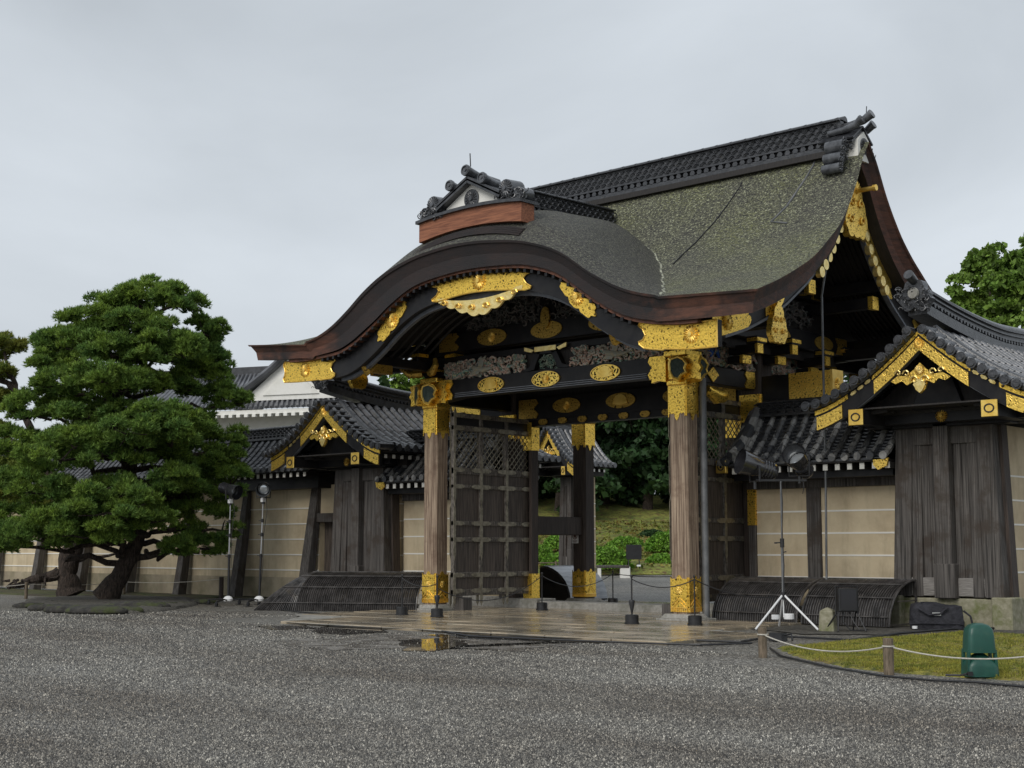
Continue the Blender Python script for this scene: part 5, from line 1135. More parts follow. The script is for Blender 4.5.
# long perimeter wall, left
pw_ = thing('long_wall', 'long beige plaster wall with white lines under a tiled roof, running left behind the pine', 'wall', (-11.7, 0, 0))
mb = MB(); mb.box(-30, 0, 0, .6, .0, 3.3); mb.build('plaster_panel', 'plaster', pw_)
mb = MB(); mb.box(-30, 0, -.012, .1, .0, .62); mb.build('stained_foot', 'plasterold', pw_)
mb = MB()
for z in (2.72, 2.25, 1.78, 1.31, .84): mb.box(-30, 0, -.02, .01, z-.018, z+.018)
mb.build('white_lines', 'whiteline', pw_)
for k, x in enumerate((-.12, -3.5, -6.55, -9.6, -12.7, -15.8, -19, -22.2, -25.4)):
    mb = MB(); w_ = .17 if k else .2; mb.hexa([(x-w_-.10,-.55,-.05),(x+w_-.10,-.55,-.05),(x+w_-.10,-.22,-.05),(x-w_-.10,-.22,-.05)], [(x-w_+.05,-.12,3.4),(x+w_-.03,-.12,3.4),(x+w_-.03,.1,3.4),(x-w_+.05,.1,3.4)]); mb.build('leaning_post', 'greywood', pw_, bevel=.015)
mb = MB(); roll_roof(mb, -30, 0.6, 1.25, 3.85, 5.0, pw=1.35, step=.30, r=.08); m2 = MB(); m2.merge(mb, Matrix.Translation((0,.3,0))); lr = m2.build('tiled_roof', ['tiledark', 'tile'], pw_, smooth=True)
boxridge('ridge', 30.4, .36, 4.92, 5.34, Matrix.Translation((-30,.3,0)), pw_)
mb = MB(); m2 = MB(); x = -29.9
while x < .5: mb.box(x, x+.1, -.8, 1.4, 3.64, 3.76); m2.box(x-.003, x+.103, -.815, -.795, 3.635, 3.762); x += .32
rr = mb.build('rafters', 'soffit', pw_); m2.build('white_rafter_tips', 'whiteline', rr)
mb = MB(); mb.box(-30, .5, -.9, 1.5, 3.77, 3.82); mb.box(-30, .5, -.5, 1.1, 3.3, 3.64); mb.build('eave_beam', 'lacquer', pw_)
# small doorway bay between that wall and the left wing
db = thing('wall_doorway', 'narrow dark doorway in the beige wall just left of the left wing', 'doorway', (-10.85, -.1, 0))
mb = MB(); mb.box(-.85, .75, .1, .5, 2.55, 3.4); mb.build('plaster_panel', 'plaster', db)
mb = MB(); mb.box(-.85, .75, -.05, .45, 2.28, 2.55); mb.build('lintel', 'greywood', db, bevel=.015)
mb = MB(); mb.box(-.85, .75, .3, .36, 0, 2.3); mb.build('dark_door', 'doorwood', db)
mb = MB(); mb.box(.45, .62, .0, .3, 0, 2.3); mb.build('jamb', 'greywood', db)

# ================================================================== far white building
def quadroof(mb, pts, rows=1): mb.add(pts, [(0,1,2,3)])
M['tilerows'] = None
def tilerows():
    m = bpy.data.materials.new('far_tile_rows'); m.use_nodes = True; n = m.node_tree; b = n.nodes['Principled BSDF']; K = n.links.new
    tcn = n.nodes.new('ShaderNodeTexCoord'); v = n.nodes.new('ShaderNodeTexWave'); v.bands_direction = 'X'; v.inputs['Scale'].default_value = 1.05; K(tcn.outputs['UV'], v.inputs['Vector'])
    r_ = n.nodes.new('ShaderNodeValToRGB'); r_.color_ramp.elements[0].color = (.035,.04,.05,1); r_.color_ramp.elements[1].color = (.24,.25,.28,1); K(v.outputs['Fac'], r_.inputs[0]); K(r_.outputs[0], b.inputs['Base Color']); b.inputs['Roughness'].default_value = .4; return m
fw = far(285, 548, 72); W_ = thing('white_palace', 'distant white plaster castle building with grey tiled roofs and a white triangular gable', 'building', (fw.x, fw.y, 0), YAW+R(-20))
mb = MB(); mb.box(-10, 3.6, 0, 6, 0, 8.5); mb.build('lower_wall', 'white', W_)
def slope(name, P0, P1, P2, P3, n_, r_, parent, m='bluetile'):
    """tiled plane: P0-P1 eave, P3-P2 top; rolls run from eave to top"""
    P0, P1, P2, P3 = map(Vector, (P0, P1, P2, P3)); mb = MB(); mb.add([P0, P1, P2, P3], [(0,1,2,3)])
    dn = (P1-P0).cross(P3-P0).normalized()*.06
    for k in range(n_+1):
        a = P0.lerp(P1, k/n_); b_ = P3.lerp(P2, k/n_); mb.tube([a+dn, a.lerp(b_, .5)+dn+Vector((0,0,-.12)), b_+dn], r_, 5)
    return mb.build(name, m, parent)
M['ftile'] = mat('far_tile', (.06,.063,.07), (.15,.155,.17), rough=.4, scale=1.5)
slope('lower_roof', (-12,-1.6,6.0), (4.8,-1.6,6.0), (4.2,.3,7.1), (-12,.3,7.1), 46, .10, W_, 'ftile')
mb = MB(); mb.box(-12, 4.6, -1.55, 0, 5.75, 5.98); mb.build('lower_eave', 'white', W_)
mb = MB(); mb.box(-12, 4.3, -.3, .4, 7.0, 7.45); mb.build('lower_ridge', 'tiledark', W_)
slope('upper_roof', (-12,-1.5,8.5), (4.7,-1.5,8.5), (1.6,3.2,10.95), (-12,3.2,10.95), 56, .09, W_, 'ftile')
mb = MB(); mb.box(-12, 1.8, 2.9, 3.5, 10.8, 11.3); mb.build('upper_ridge', 'tiledark', W_)
mb = MB(); mb.box(-12, 4.5, -1.45, 0, 8.25, 8.46); k = -12
while k < 4.4: mb.box(k, k+.2, -1.5, -1.3, 8.1, 8.25); k += .45
mb.build('upper_eave', 'white', W_)
mb = MB(); mb.prism([(-2.2,9.0),(3.4,9.0),(.6,11.25)], (0,-.75,0), (1,0,0), (0,0,1), (0,1.6,0)); mb.build('white_gable', 'white', W_)
mb = MB(); mb.prism([(-1.0,9.25),(2.2,9.25),(.6,10.7)], (0,-.82,0), (1,0,0), (0,0,1), (0,.1,0)); mb.build('gable_inner_frame', 'white', W_)
for s_, ex in ((-1, -3.2), (1, 4.4)):
    mb = MB(); A = [(.6+(ex-.6)*t, -1.0, 11.55-2.7*t**.8) for t in np.linspace(0, 1, 12)]
    for yy, rr in ((-1.05,.16),(-.7,.18),(-.3,.14),(.1,.14),(.5,.14),(.9,.14),(1.3,.14)): mb.tube([(a_, yy, z) for a_, _, z in A], rr, 6)
    mb.strip([(a_, -1.1, z-.08) for a_, _, z in A], [(a_, 2.4, z-.05) for a_, _, z in A], (0,0,-.12)); mb.build('gable_roof_tiles', 'ftile', W_)


# ================================================================== bamboo guards (curved lattice screens)
def guard(name, label, loc, rz, Lg, depth=1.15, hgt=.88, step=.055, slant=0, m='bamboo', backing=True, cover=False):
    t = thing(name, label, 'bamboo guard', loc, rz, 'curved bamboo wall guards')
    arc = lambda q, off=0: (-(depth+off)*math.cos(q), (hgt+off)*math.sin(q))   # y (0=back .. -depth=front), z
    Q = np.linspace(0, math.pi/2, 9)
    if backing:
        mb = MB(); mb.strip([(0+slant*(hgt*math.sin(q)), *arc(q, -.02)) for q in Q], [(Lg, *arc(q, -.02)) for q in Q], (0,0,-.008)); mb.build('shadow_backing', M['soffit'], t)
    mb = MB(); n_ = int(Lg/step)
    for k in range(n_+1):
        x = Lg*k/n_; xs_ = x
        pts = [(x+slant*max(0, 1-x/1.2)*hgt*math.sin(q) + .004*math.sin(k*1.7), *arc(q)) for q in Q]
        mb.tube(pts, .013+.003*math.sin(k*2.3), 4, caps=False)
    mb.build('bamboo_strips', m, t)
    for q in (R(12), R(38), R(64), R(89)):
        mb = MB(); y_, z_ = arc(q, .02); mb.bar((slant*max(0, hgt*math.sin(q)), y_, z_), (Lg, y_, z_), .03, .022); mb.build('cross_lath', m, t)
    for x in ([0, Lg] if not slant else [Lg]):
        mb = MB(); mb.tube([(x, *arc(q, .01)) for q in Q], .022, 6); mb.bar((x, 0, 0), (x, 0, hgt), .04, .04); mb.bar((x, -depth, .03), (x, 0, .03), .03, .03); mb.bar((x, -depth*.7, hgt*.55), (x, 0, hgt*.55), .02, .03); mb.build('end_frame', m, t)
    return t
guard('bamboo_guard', 'curved dark bamboo guard directly behind the tripod with two lamps', (3.98, -1.05, -.02), 0, 2.05)
guard('bamboo_guard', 'curved dark bamboo guard behind the small box light, beside the black bag', (6.15, -1.05, -.02), 0, 1.95)
ga = Vector((-7.75, -5.42)); gb_ = Vector((-3.85, -3.3)); rot = math.atan2(gb_.y-ga.y, gb_.x-ga.x)
nrm_ = Vector((-math.sin(rot), math.cos(rot)))
p0 = ga+nrm_*1.3
guard('bamboo_guard', 'long curved dark bamboo guard left of the gate, with one sloping end', (p0.x, p0.y, -.05), rot, 4.3, depth=1.3, hgt=.93, slant=1.15)
_gc = guard('bamboo_guard', 'curved bamboo guard under a pale wet cover, seen end-on behind the left door', (-6.0, 3.6, 0), R(90), 1.7, depth=1.1, hgt=.95, backing=True)
# its glossy sheet, the sky's reflection put into the pale colour
mb = MB(); mb.prism([(0,0),(-1.08,0)]+[(-1.08*math.cos(q), .93*math.sin(q)) for q in np.linspace(.1, math.pi/2, 10)], (-.01,0,0), (0,1,0), (0,0,1), (.02,0,0)); mb.build('dark_end_netting', 'soffit', _gc)
cv = MB(); cv.strip([(.0, -(1.14)*math.cos(q), .98*math.sin(q)) for q in np.linspace(.02, 1.5, 9)], [(1.7, -(1.14)*math.cos(q), .98*math.sin(q)) for q in np.linspace(.02, 1.5, 9)], (0,0,.008))
co = cv.build('cover_sheet', mat('pale_wet_sheet', (.30,.32,.35), (.48,.50,.53), rough=.2, scale=2, stretch=(1,6,6)), None); co.location = (-6.0, 3.6, .02); co.rotation_euler = (0,0,R(90)); tag(co, 'pale wet sheet draped over the bamboo guard behind the left door', 'cover')

# ================================================================== equipment
def lamphead(parent, c, d, s_=1.0, name='lamp_head', glass=True):
    c = Vector(c); d = Vector(d).normalized(); mb = MB()
    mb.tube([c-d*.30*s_, c-d*.26*s_, c-d*.05*s_, c+d*.02*s_, c+d*.20*s_], [.09*s_, .115*s_, .115*s_, .14*s_, .165*s_], 20, caps=False)
    mb.tube([c-d*.305*s_, c-d*.30*s_], .09*s_, 20); mb.tube([c+d*.19*s_, c+d*.21*s_], [.17*s_, .17*s_], 20, caps=False)
    for k in range(4): mb.tube([c-d*(.10+.04*k)*s_, c-d*(.115+.04*k)*s_], .128*s_, 16)
    h = mb.build(name, 'lampblack', parent, smooth=True)
    mb = MB(); mb.tube([c+d*.015*s_, c+d*.03*s_, c+d*.05*s_], [.13*s_, .12*s_, .07*s_], 20); mb.build('lens', 'glass', h, smooth=True)
    mb = MB(); sd = d.cross(Vector((0,0,1))).normalized()
    pts = [c+sd*.15*s_, c+sd*.15*s_-Vector((0,0,.20*s_)), c-sd*.15*s_-Vector((0,0,.20*s_)), c-sd*.15*s_]; mb.tube(pts, .014*s_, 6); mb.tube([c-Vector((0,0,.2*s_)), c-Vector((0,0,.30*s_))], .02*s_, 8); mb.build('yoke', 'black', h)
    return h
tp = gnd(784, 629, -.03)
t = thing('lamp_tripod', 'steel tripod stand holding two black floodlights on a crossbar, before the right beige wall', 'light stand', tuple(tp))
rv = Vector((math.cos(YAW), math.sin(YAW), 0)); fv = Vector((-math.sin(YAW), math.cos(YAW), 0))
mb = MB(); mb.tube([(0,0,.62),(0,0,1.72)], .028, 10); mb.tube([(0,0,1.6),(0,0,2.86)], .019, 10); mb.build('pole', 'pipe', t, smooth=True)
mb = MB(); mb.tube([(0,0,1.55),(0,0,1.72)], .042, 10); mb.tube([(0,0,1.64), tuple(-rv*.11+Vector((0,0,1.64)))], .014, 6); mb.lathe([(.03,0),(.03,.03)], tuple(-rv*.12+Vector((0,0,1.62))), 8); mb.tube([(0,0,1.45), tuple(rv*.08+Vector((0,0,1.47)))], .012, 6); mb.tube([(0,0,.56),(0,0,.70)], .05, 10); mb.build('collar', 'black', t)
for d in (-rv*.62-fv*.45, rv*.52-fv*.62, fv*.75+rv*.05):
    mb = MB(); mb.tube([(0,0,.66), (d.x, d.y, .02)], .020, 8); lg = mb.build('leg', 'whitepaint', t, smooth=True)
mb = MB(); mb.tube([(0,0,.62),(0,0,.22)], .012, 6); q = rv*.10; mb.lathe([(.09,.18),(.10,.19),(.10,.28),(.09,.29)], (q.x, q.y, 0), 16); q = -rv*.16; mb.lathe([(.07,.18),(.075,.19),(.075,.26),(.07,.27)], (q.x, q.y, 0), 16); mb.build('hanging_weight', 'whitepaint', t)
mb = MB(); mb.bar(tuple(-rv*.48+Vector((0,0,2.84))), tuple(rv*.50+Vector((0,0,2.84))), .04, .04); mb.build('crossbar', 'black', t)
lamphead(t, tuple(-rv*.50+Vector((0,0,3.12))), -rv*.95-fv*.25+Vector((0,0,.28)), 1.5); lamphead(t, tuple(rv*.36+Vector((0,0,3.20))), -rv*.55-fv*.75+Vector((0,0,.55)), 1.4)
mb = MB(); q = rv*.42; mb.tube([(q.x,q.y,2.9),(q.x+.03,q.y,2.7),(q.x,q.y,2.58)], .008, 5); mb.tube([(.02,-.02,2.8),(.05,-.03,2.4),(.03,-.04,1.8),(.06,-.04,1.2),(.02,-.02,.7)], .009, 5); mb.build('cable', 'black', t)

def castor_stand(px, py, ph, label, lean, hd):
    p_ = gnd(px, py, -.05); t = thing('lamp_stand', label, 'light stand', tuple(p_), 0, 'floodlight stands left of the gate')
    top_ = Vector((lean, 0, ph)); z = Vector((0,0,1)); at_ = lambda k: Vector((lean*k, 0, ph*k))
    mb = MB(); mb.tube([at_(.06), at_(.42)], .032, 10); lo = mb.build('lower_pole', 'black', t, smooth=True)
    mb = MB(); mb.tube([at_(.42), at_(.72)], .022, 10); mb.tube([at_(.72), at_(.90)], .016, 10); mb.build('upper_pole', 'chrome', t, smooth=True)
    mb = MB()
    for k in (.42, .60, .72): q = at_(k); mb.tube([q-z*.05, q+z*.05], .042, 10); mb.tube([q, q-rv*.10], .012, 6)
    q = at_(.90); mb.tube([q-z*.12, q+z*.12], .05, 8); mb.build('clamp', 'black', t)
    mb = MB(); q = at_(.88); mb.box(q.x-.05, q.x+.05, q.y-.05, q.y+.05, q.z, q.z+.12); mb.lathe([(.05,.0),(.14,.03),(.155,.09),(.10,.15),(.04,.17)], (0,0,.08), 16, sx=1, sy=.8); mb.build('white_housing', 'whitepaint', t, smooth=True)
    for k in range(3):
        a = R(20+120*k)+(.4 if lean < 0 else 0); d = rv*math.cos(a)+fv*math.sin(a); e = d*.85
        mb = MB(); mb.tube([(0,0,.12), tuple(d*.3+z*.16), tuple(e+z*.12)], .022, 6); lg = mb.build('leg', 'black', t)
        mb = MB(); mb.tube([tuple(e+z*.12), tuple(e+z*.06)], .02, 6); mb.lathe([(.055,-.02),(.055,.02)], tuple(e+z*.055), 12, 'y'); mb.box(e.x-.12, e.x+.12, e.y-.08, e.y+.08, .0, .012); mb.build('castor', 'black', lg)
    lamphead(t, at_(1.0)+Vector((0,0,-.02)), hd, 1.25)
    mb = MB(); mb.tube([at_(.95)+rv*.08, at_(.8)+rv*.12, at_(.6)+rv*.05, at_(.3)+rv*.06, at_(.08)], .009, 5); mb.build('cable', 'black', t)
castor_stand(228, 605, 3.18, 'thin light stand on castors, left one of the pair, its lamp tucked against the pine', 0, rv*.75-fv*.45+Vector((0,0,-.25)))
castor_stand(259, 605, 3.22, 'thin light stand on castors, right one of the pair, before bare wall', .10, rv*.1-fv*1+Vector((0,0,-.15)))

# box light on low legs
bp = gnd(849, 631, -.03); t = thing('box_light', 'small black box floodlight on low crossed legs at the edge of the moss', 'floodlight', tuple(bp), YAW+R(8)); t.scale = (.80,.80,.84)
mb = MB(); mb.box(-.24, .22, -.05, .24, .42, .94); hd = mb.build('housing', 'black', t, bevel=.02)
mb = MB(); mb.box(-.20, .18, -.06, -.04, .46, .90); mb.build('front_plate', mat('dark_glass', (.03,.03,.035), rough=.12), hd)
mb = MB(); mb.tube([(-.27,.1,.35),(-.27,.1,.98),(.27,.1,.98),(.27,.1,.35)], .018, 6); mb.build('bracket', 'black', t)
for s_ in (-1, 1):
    for yy in (-.2, .35): mb = MB(); mb.tube([(s_*.22,.08,.45),(s_*.34-.1*(yy > 0),yy,.0)], .018, 6); mb.build('leg', 'black', t)
mb = MB(); mb.tube([(-.1,.1,.42),(-.15,-.05,.2),(0,-.12,.02),(.3,-.15,.02),(.5,.1,.02)], .014, 6); mb.tube([(.05,.1,.42),(.12,0,.2),(.22,-.1,.02)], .014, 6); mb.build('cable', 'black', t)

# black equipment bag
bp = gnd(937, 629, -.04); t = thing('equipment_bag', 'crumpled black fabric equipment bag lying against the foot of the boarded wall', 'bag', tuple(bp), YAW-R(14))
mb = MB(); n_ = 14; vs_ = []; rn = random.Random(8)
for j in range(7):
    for i in range(24):
        a = 2*math.pi*i/24; c_, s_ = math.cos(a), math.sin(a); e = .45
        x = .50*math.copysign(abs(c_)**e, c_); y = .26*math.copysign(abs(s_)**e, s_); k = [0,.25,.5,.75,.93,1,1][j]; sc = [1,1.02,1,.97,.92,.70,.2][j]
        vs_.append((x*sc+rn.uniform(-.02,.02), y*sc+rn.uniform(-.02,.02), .50*k+rn.uniform(-.02,.02)*(j > 0)-.04*(x > .1)*k))
mb.add(vs_, [(j*24+i, j*24+(i+1) % 24, (j+1)*24+(i+1) % 24, (j+1)*24+i) for j in range(6) for i in range(24)] + [tuple(6*24+i for i in range(24))]); bg_ = mb.build('bag_body', 'fabric', t, smooth=True)
mb = MB(); mb.tube([(-.35,-.28,.40),(-.15,-.31,.28),(.05,-.31,.30),(.2,-.29,.42)], .022, 6); mb.tube([(-.5,-.2,.1),(-.3,-.30,.12),(.2,-.31,.12),(.48,-.22,.1)], .012, 5); mb.tube([(.5,.0,.35),(.62,-.05,.25),(.66,-.1,.05),(.75,-.2,.01)], .02, 6); mb.build('strap', 'fabric', t)
mb = MB(); mb.box(-.09, .07, -.315, -.295, .27, .33); mb.build('buckle', 'chrome', t)
mb = MB(); mb.lathe([(.05,0),(.05,.05)], (-.42,-.34,.02), 12); mb.build('white_reel', 'whitepaint', t)

# small square stone marker
bp = gnd(828, 630, -.03); t = MB(); t.box(-.15, .15, -.15, .15, -.04, .36, .025, .025); t.box(-.125, .125, -.125, .125, .36, .42, .10, .10); o = t.build('stone_marker', 'mossstone', None, bevel=.015); o.location = bp; o.rotation_euler = (0,0,.3); tag(o, 'small pale square stone marker with a pointed top between the bamboo guards and the gravel', 'stone marker')

# green garden loudspeaker
gp_ = gnd(980, 676, -.04); t = thing('garden_speaker', 'dark green plastic garden loudspeaker with a domed cap on the moss lawn', 'loudspeaker', tuple(gp_), YAW); t.scale = (.74,.8,.95)
def sq(w_, d_, z, e=.32, n_=32, sh=0): return [(math.copysign(abs(math.cos(2*math.pi*k/n_))**e, math.cos(2*math.pi*k/n_))*w_+sh, math.copysign(abs(math.sin(2*math.pi*k/n_))**e, math.sin(2*math.pi*k/n_))*d_, z) for k in range(n_)]
def loft(mb, rings, n_=32):
    k = len(mb.v); vs_ = [p_ for r_ in rings for p_ in r_]; m_ = len(rings)
    fs = [(i*n_+q, i*n_+(q+1) % n_, (i+1)*n_+(q+1) % n_, (i+1)*n_+q) for i in range(m_-1) for q in range(n_)]+[tuple(range(n_))[::-1], tuple((m_-1)*n_+q for q in range(n_))]; mb.add(vs_, fs); return mb
mb = MB(); loft(mb, [sq(.235,.19,.30,sh=-.0), sq(.23,.19,.34), sq(.215,.18,.52), sq(.195,.165,.60), sq(.15,.13,.645,.5), sq(.07,.06,.668,.8), sq(.01,.01,.672,1)]); mb.build('cap', 'greenp', t, smooth=True)
mb = MB(); loft(mb, [sq(.255,.20,.0), sq(.25,.2,.12), sq(.235,.19,.17,.5), sq(.17,.14,.235,.7), sq(.08,.07,.285,1), sq(.02,.02,.30,1)]); mb.build('base', 'greenp', t, smooth=True)
for s_ in (-1, 1):
    for yy in (-.12, .12): mb = MB(); mb.hexa([(s_*.262,yy-.04,.0),(s_*.212,yy-.04,.0),(s_*.212,yy+.04,.0),(s_*.262,yy+.04,.0)], [(s_*.236,yy-.04,.34),(s_*.190,yy-.04,.34),(s_*.190,yy+.04,.34),(s_*.236,yy+.04,.34)]); mb.build('leg', 'greenp', t, bevel=.006)
mb = MB(); mb.tube([(-.24,-.2,.05),(-.30,-.22,.04),(-.38,-.15,.02),(-.6,-.1,.02)], .014, 6); mb.box(-.28,-.2,-.25,-.2,.02,.07); mb.build('plug_and_cable', 'black', t)

# rope posts and rope round the moss
PP = []
for k, (a, b_, top_) in enumerate(((763, 657, .36), (889, 674, .33), (1046, 684, .34))):
    p_ = gnd(a, b_, -.05); h = (.42, .44, .44)[k]; mb = MB(); mb.lathe([(.065,-.1),(.065,h-.01),(.058,h)], (0,0,0), 14); mb.v = [(x+.012*z*(k-1), y, z) for x, y, z in mb.v]
    o = mb.build('rope_post', 'postwood', None, smooth=True); o.location = p_; tag(o, ['short round wooden post at the left corner of the moss lawn, nearest the tripod', 'short round wooden post on the gravel edge in the middle of the lawn rope', 'short round wooden post beyond the green speaker at the end of the rope'][k], 'post', 'short posts carrying the lawn rope')
    PP.append(Vector((p_.x, p_.y, p_.z+h-.10)))
def sag(a, b_, s_, n_=14): return [a.lerp(b_, k/n_)-Vector((0,0,s_*4*(k/n_)*(1-k/n_))) for k in range(n_+1)]
mb = MB(); mb.tube(sag(PP[0], PP[1], .14)+sag(PP[1], PP[2], .10)[1:], .010, 6)
for q in PP[:3]: mb.tube([q+Vector((.07*math.cos(a), .07*math.sin(a), 0)) for a in np.linspace(0, 6.283, 12)], .011, 5, caps=False)
tag(mb.build('lawn_rope', 'rope'), 'pale thin rope hung between the short posts along the moss lawn', 'rope')
mb = MB(); pts = [gnd(a, b_, -.035) for a, b_ in ((760,632),(800,634),(770,648),(781,656),(830,667),(885,676),(930,680),(975,682),(1040,688))]; mb.tube(pts[2:], .016, 6); tag(mb.build('ground_cable', 'black', smooth=True), 'black cable lying along the gravel edge of the moss lawn', 'cable')
mb = MB(); mb.tube([gnd(a, b_, -.02) for a, b_ in ((690,640),(740,642),(775,636),(815,638),(850,640),(900,633),(950,629),(1000,628))], .022, 6); tag(mb.build('ground_cable', 'black', smooth=True), 'black cable snaking from the paving past the tripod towards the bag', 'cable')
mb = MB(); mb.tube([gnd(a, b_, -.03) for a, b_ in ((262,607),(300,612),(350,616),(420,627),(470,636),(560,640),(640,643),(700,645),(752,643))], .018, 6); tag(mb.build('ground_cable', 'black', smooth=True), 'black cable running along the front edge of the stone paving', 'cable')
# junk box near the first post
bp = gnd(778, 641, -.05); mb = MB(); mb.box(-.13,.13,-.1,.1,0,.14,.01,.01); mb.tube([(.1,0,.1),(.2,.1,.12),(.28,.0,.02)], .02, 6); o = mb.build('junction_box', 'black', None, bevel=.01); o.location = bp; tag(o, 'small black cable junction box on the gravel beside the left rope post', 'box')

# stanchions with chains
ST = [(402,615,.86,0),(437,617,.86,1),(542,610,.86,0),(613,605,.86,0),(632,624,.92,1),(695,625,.92,0)]
labs = ['black chain stanchion in front of the long left bamboo guard, leftmost of all', 'black chain stanchion with a dark cone at the foot of the left gold pillar', 'black chain stanchion beside the inner end of the open left door', 'black chain stanchion standing farthest back, right of the rear pillar', 'black chain stanchion with a dark cone in the middle of the opening', 'black chain stanchion in front of the right gold pillar']
TOPS = []
for (a, b_, h, cone), lb in zip(ST, labs):
    p_ = gnd(a, b_, 0); t = thing('chain_stanchion', lb, 'stanchion', tuple(p_), 0, 'black stanchions across the gate')
    mb = MB(); mb.lathe([(.15,0),(.15,.03),(.135,.035),(.135,.17),(.12,.185)], (0,0,0), 20); mb.build('base', 'black', t, smooth=True)
    mb = MB(); mb.tube([(0,0,.18),(0,0,h)], .016, 8); mb.lathe([(.022,0),(.03,.03),(.012,.06)], (0,0,h), 10); mb.build('pole', 'black', t)
    if cone: mb = MB(); mb.lathe([(.015,.20),(.065,.44),(.055,.47),(.02,.48)], (0,0,0), 12); mb.build('cone', 'black', t, smooth=True)
    TOPS.append(p_+Vector((0,0,h-.03)))
def chain(a, b_, s_, lb):
    mb = MB(); mb.tube(sag(a, b_, s_, 18), .011, 5); tag(mb.build('chain', 'black'), lb, 'chain', 'black chains between the stanchions')
chain(TOPS[0], TOPS[1]+Vector((0,0,-.1)), .12, 'short black chain hanging in front of the left gold pillar shoe')
chain(TOPS[1]+Vector((0,0,-.2)), TOPS[2], .42, 'black chain sagging in front of the open left door')
chain(TOPS[2], TOPS[3], .30, 'black chain sagging past the rear pillar between the two back stanchions')
chain(TOPS[4], TOPS[5], .16, 'black chain sagging from the middle stanchion to the right gold pillar')
chain(TOPS[3], TOPS[3]+Vector((3.2, -1.2, 0)), .05, 'black chain running nearly level behind the right gold pillar')
chain(TOPS[5], TOPS[5]+Vector((1.1, 1.2, -.35)), .12, 'short black chain from the right pillar to the downpipe')

# small white notice on the rear pillar
sg = MB(); sg.box(-.12, .12, -.012, 0, -.16, .16); so_ = sg.build('notice', 'whitepaint', None); so_.location = (-HX+.02-.30, HY-.262, 2.05); tag(so_, 'small white prohibition notice fixed to the dark rear pillar', 'sign')
so_.location = (-HX-.10, HY-.255, 1.80)
mb = MB(); mb.tube([(.075*math.cos(q), -.016, .035+.075*math.sin(q)) for q in np.linspace(0, 6.283, 20)], .010, 4, caps=False); mb.bar((-.053,-.016,.088), (.053,-.016,-.018), .014, .014); mb.box(-.03,.035,-.016,-.013,.0,.07); mb.box(-.08,.08,-.016,-.013,-.10,-.085); mb.box(-.06,.06,-.016,-.013,-.13,-.118)
mb.build('symbol', mat('brown_print', (.12,.03,.02), rough=.6), so_)
# ================================================================== PLANTS
def fast_mesh(name, V, Fq, m, parent=None):
    """V (n,3), Fq (k,3|4)"""
    me = bpy.data.meshes.new(name); V = np.asarray(V, np.float32); Fq = np.asarray(Fq, np.int32)
    me.vertices.add(len(V)); me.vertices.foreach_set('co', V.ravel()); w_ = Fq.shape[1]
    me.loops.add(Fq.size); me.loops.foreach_set('vertex_index', Fq.ravel()); me.polygons.add(len(Fq))
    me.polygons.foreach_set('loop_start', np.arange(0, Fq.size, w_, dtype=np.int32)); me.polygons.foreach_set('loop_total', np.full(len(Fq), w_, np.int32))
    me.materials.append(M[m] if isinstance(m, str) else m); me.update(calc_edges=True); me.validate()
    o = bpy.data.objects.new(name, me); col.objects.link(o)
    if parent: o.parent = parent
    return o
def rvec(n):
    v = rng.normal(size=(n, 3)); return v/np.linalg.norm(v, axis=1)[:, None]
def needles(C, ax, n_per, ln, wd, spread=.9):
    """bundles of thin needles round each centre C pointing roughly along ax"""
    n_ = len(C); c = np.repeat(C, n_per, 0); a = np.repeat(ax, n_per, 0); d = a + rvec(n_*n_per)*spread; d /= np.linalg.norm(d, axis=1)[:, None]
    s_ = np.cross(d, rvec(n_*n_per)); s_ /= np.linalg.norm(s_, axis=1)[:, None]+1e-6; L_ = ln*rng.uniform(.6, 1.25, (n_*n_per, 1))
    b0 = c + rvec(n_*n_per)*ln*.15; V = np.stack([b0-s_*wd, b0+s_*wd, b0+d*L_], 1).reshape(-1, 3)
    return V, np.arange(len(V)).reshape(-1, 3)
def leaves(C, sz, flat=.0):
    n_ = len(C); a = rvec(n_); 
    if flat: a[:, 2] = a[:, 2]*(1-flat); a /= np.linalg.norm(a, axis=1)[:, None]
    b_ = np.cross(a, rvec(n_)); b_ /= np.linalg.norm(b_, axis=1)[:, None]+1e-6; s_ = sz*rng.uniform(.6, 1.3, (n_, 1))
    V = np.stack([C-a*s_*.5, C+b_*s_*.32, C+a*s_*.5, C-b_*s_*.32], 1).reshape(-1, 3); return V, np.arange(len(V)).reshape(-1, 4)
def limb(mb, a, b_, r0, r1, wob=.12, n_=6, seed=0):
    rn = random.Random(seed); a, b_ = Vector(a), Vector(b_); L_ = (b_-a).length
    pts = [a.lerp(b_, k/n_)+Vector((rn.uniform(-1, 1), rn.uniform(-1, 1), rn.uniform(-.6, .6)))*wob*L_*.3*math.sin(math.pi*k/n_) for k in range(n_+1)]
    mb.tube(pts, [r0+(r1-r0)*k/n_ for k in range(n_+1)], 8)
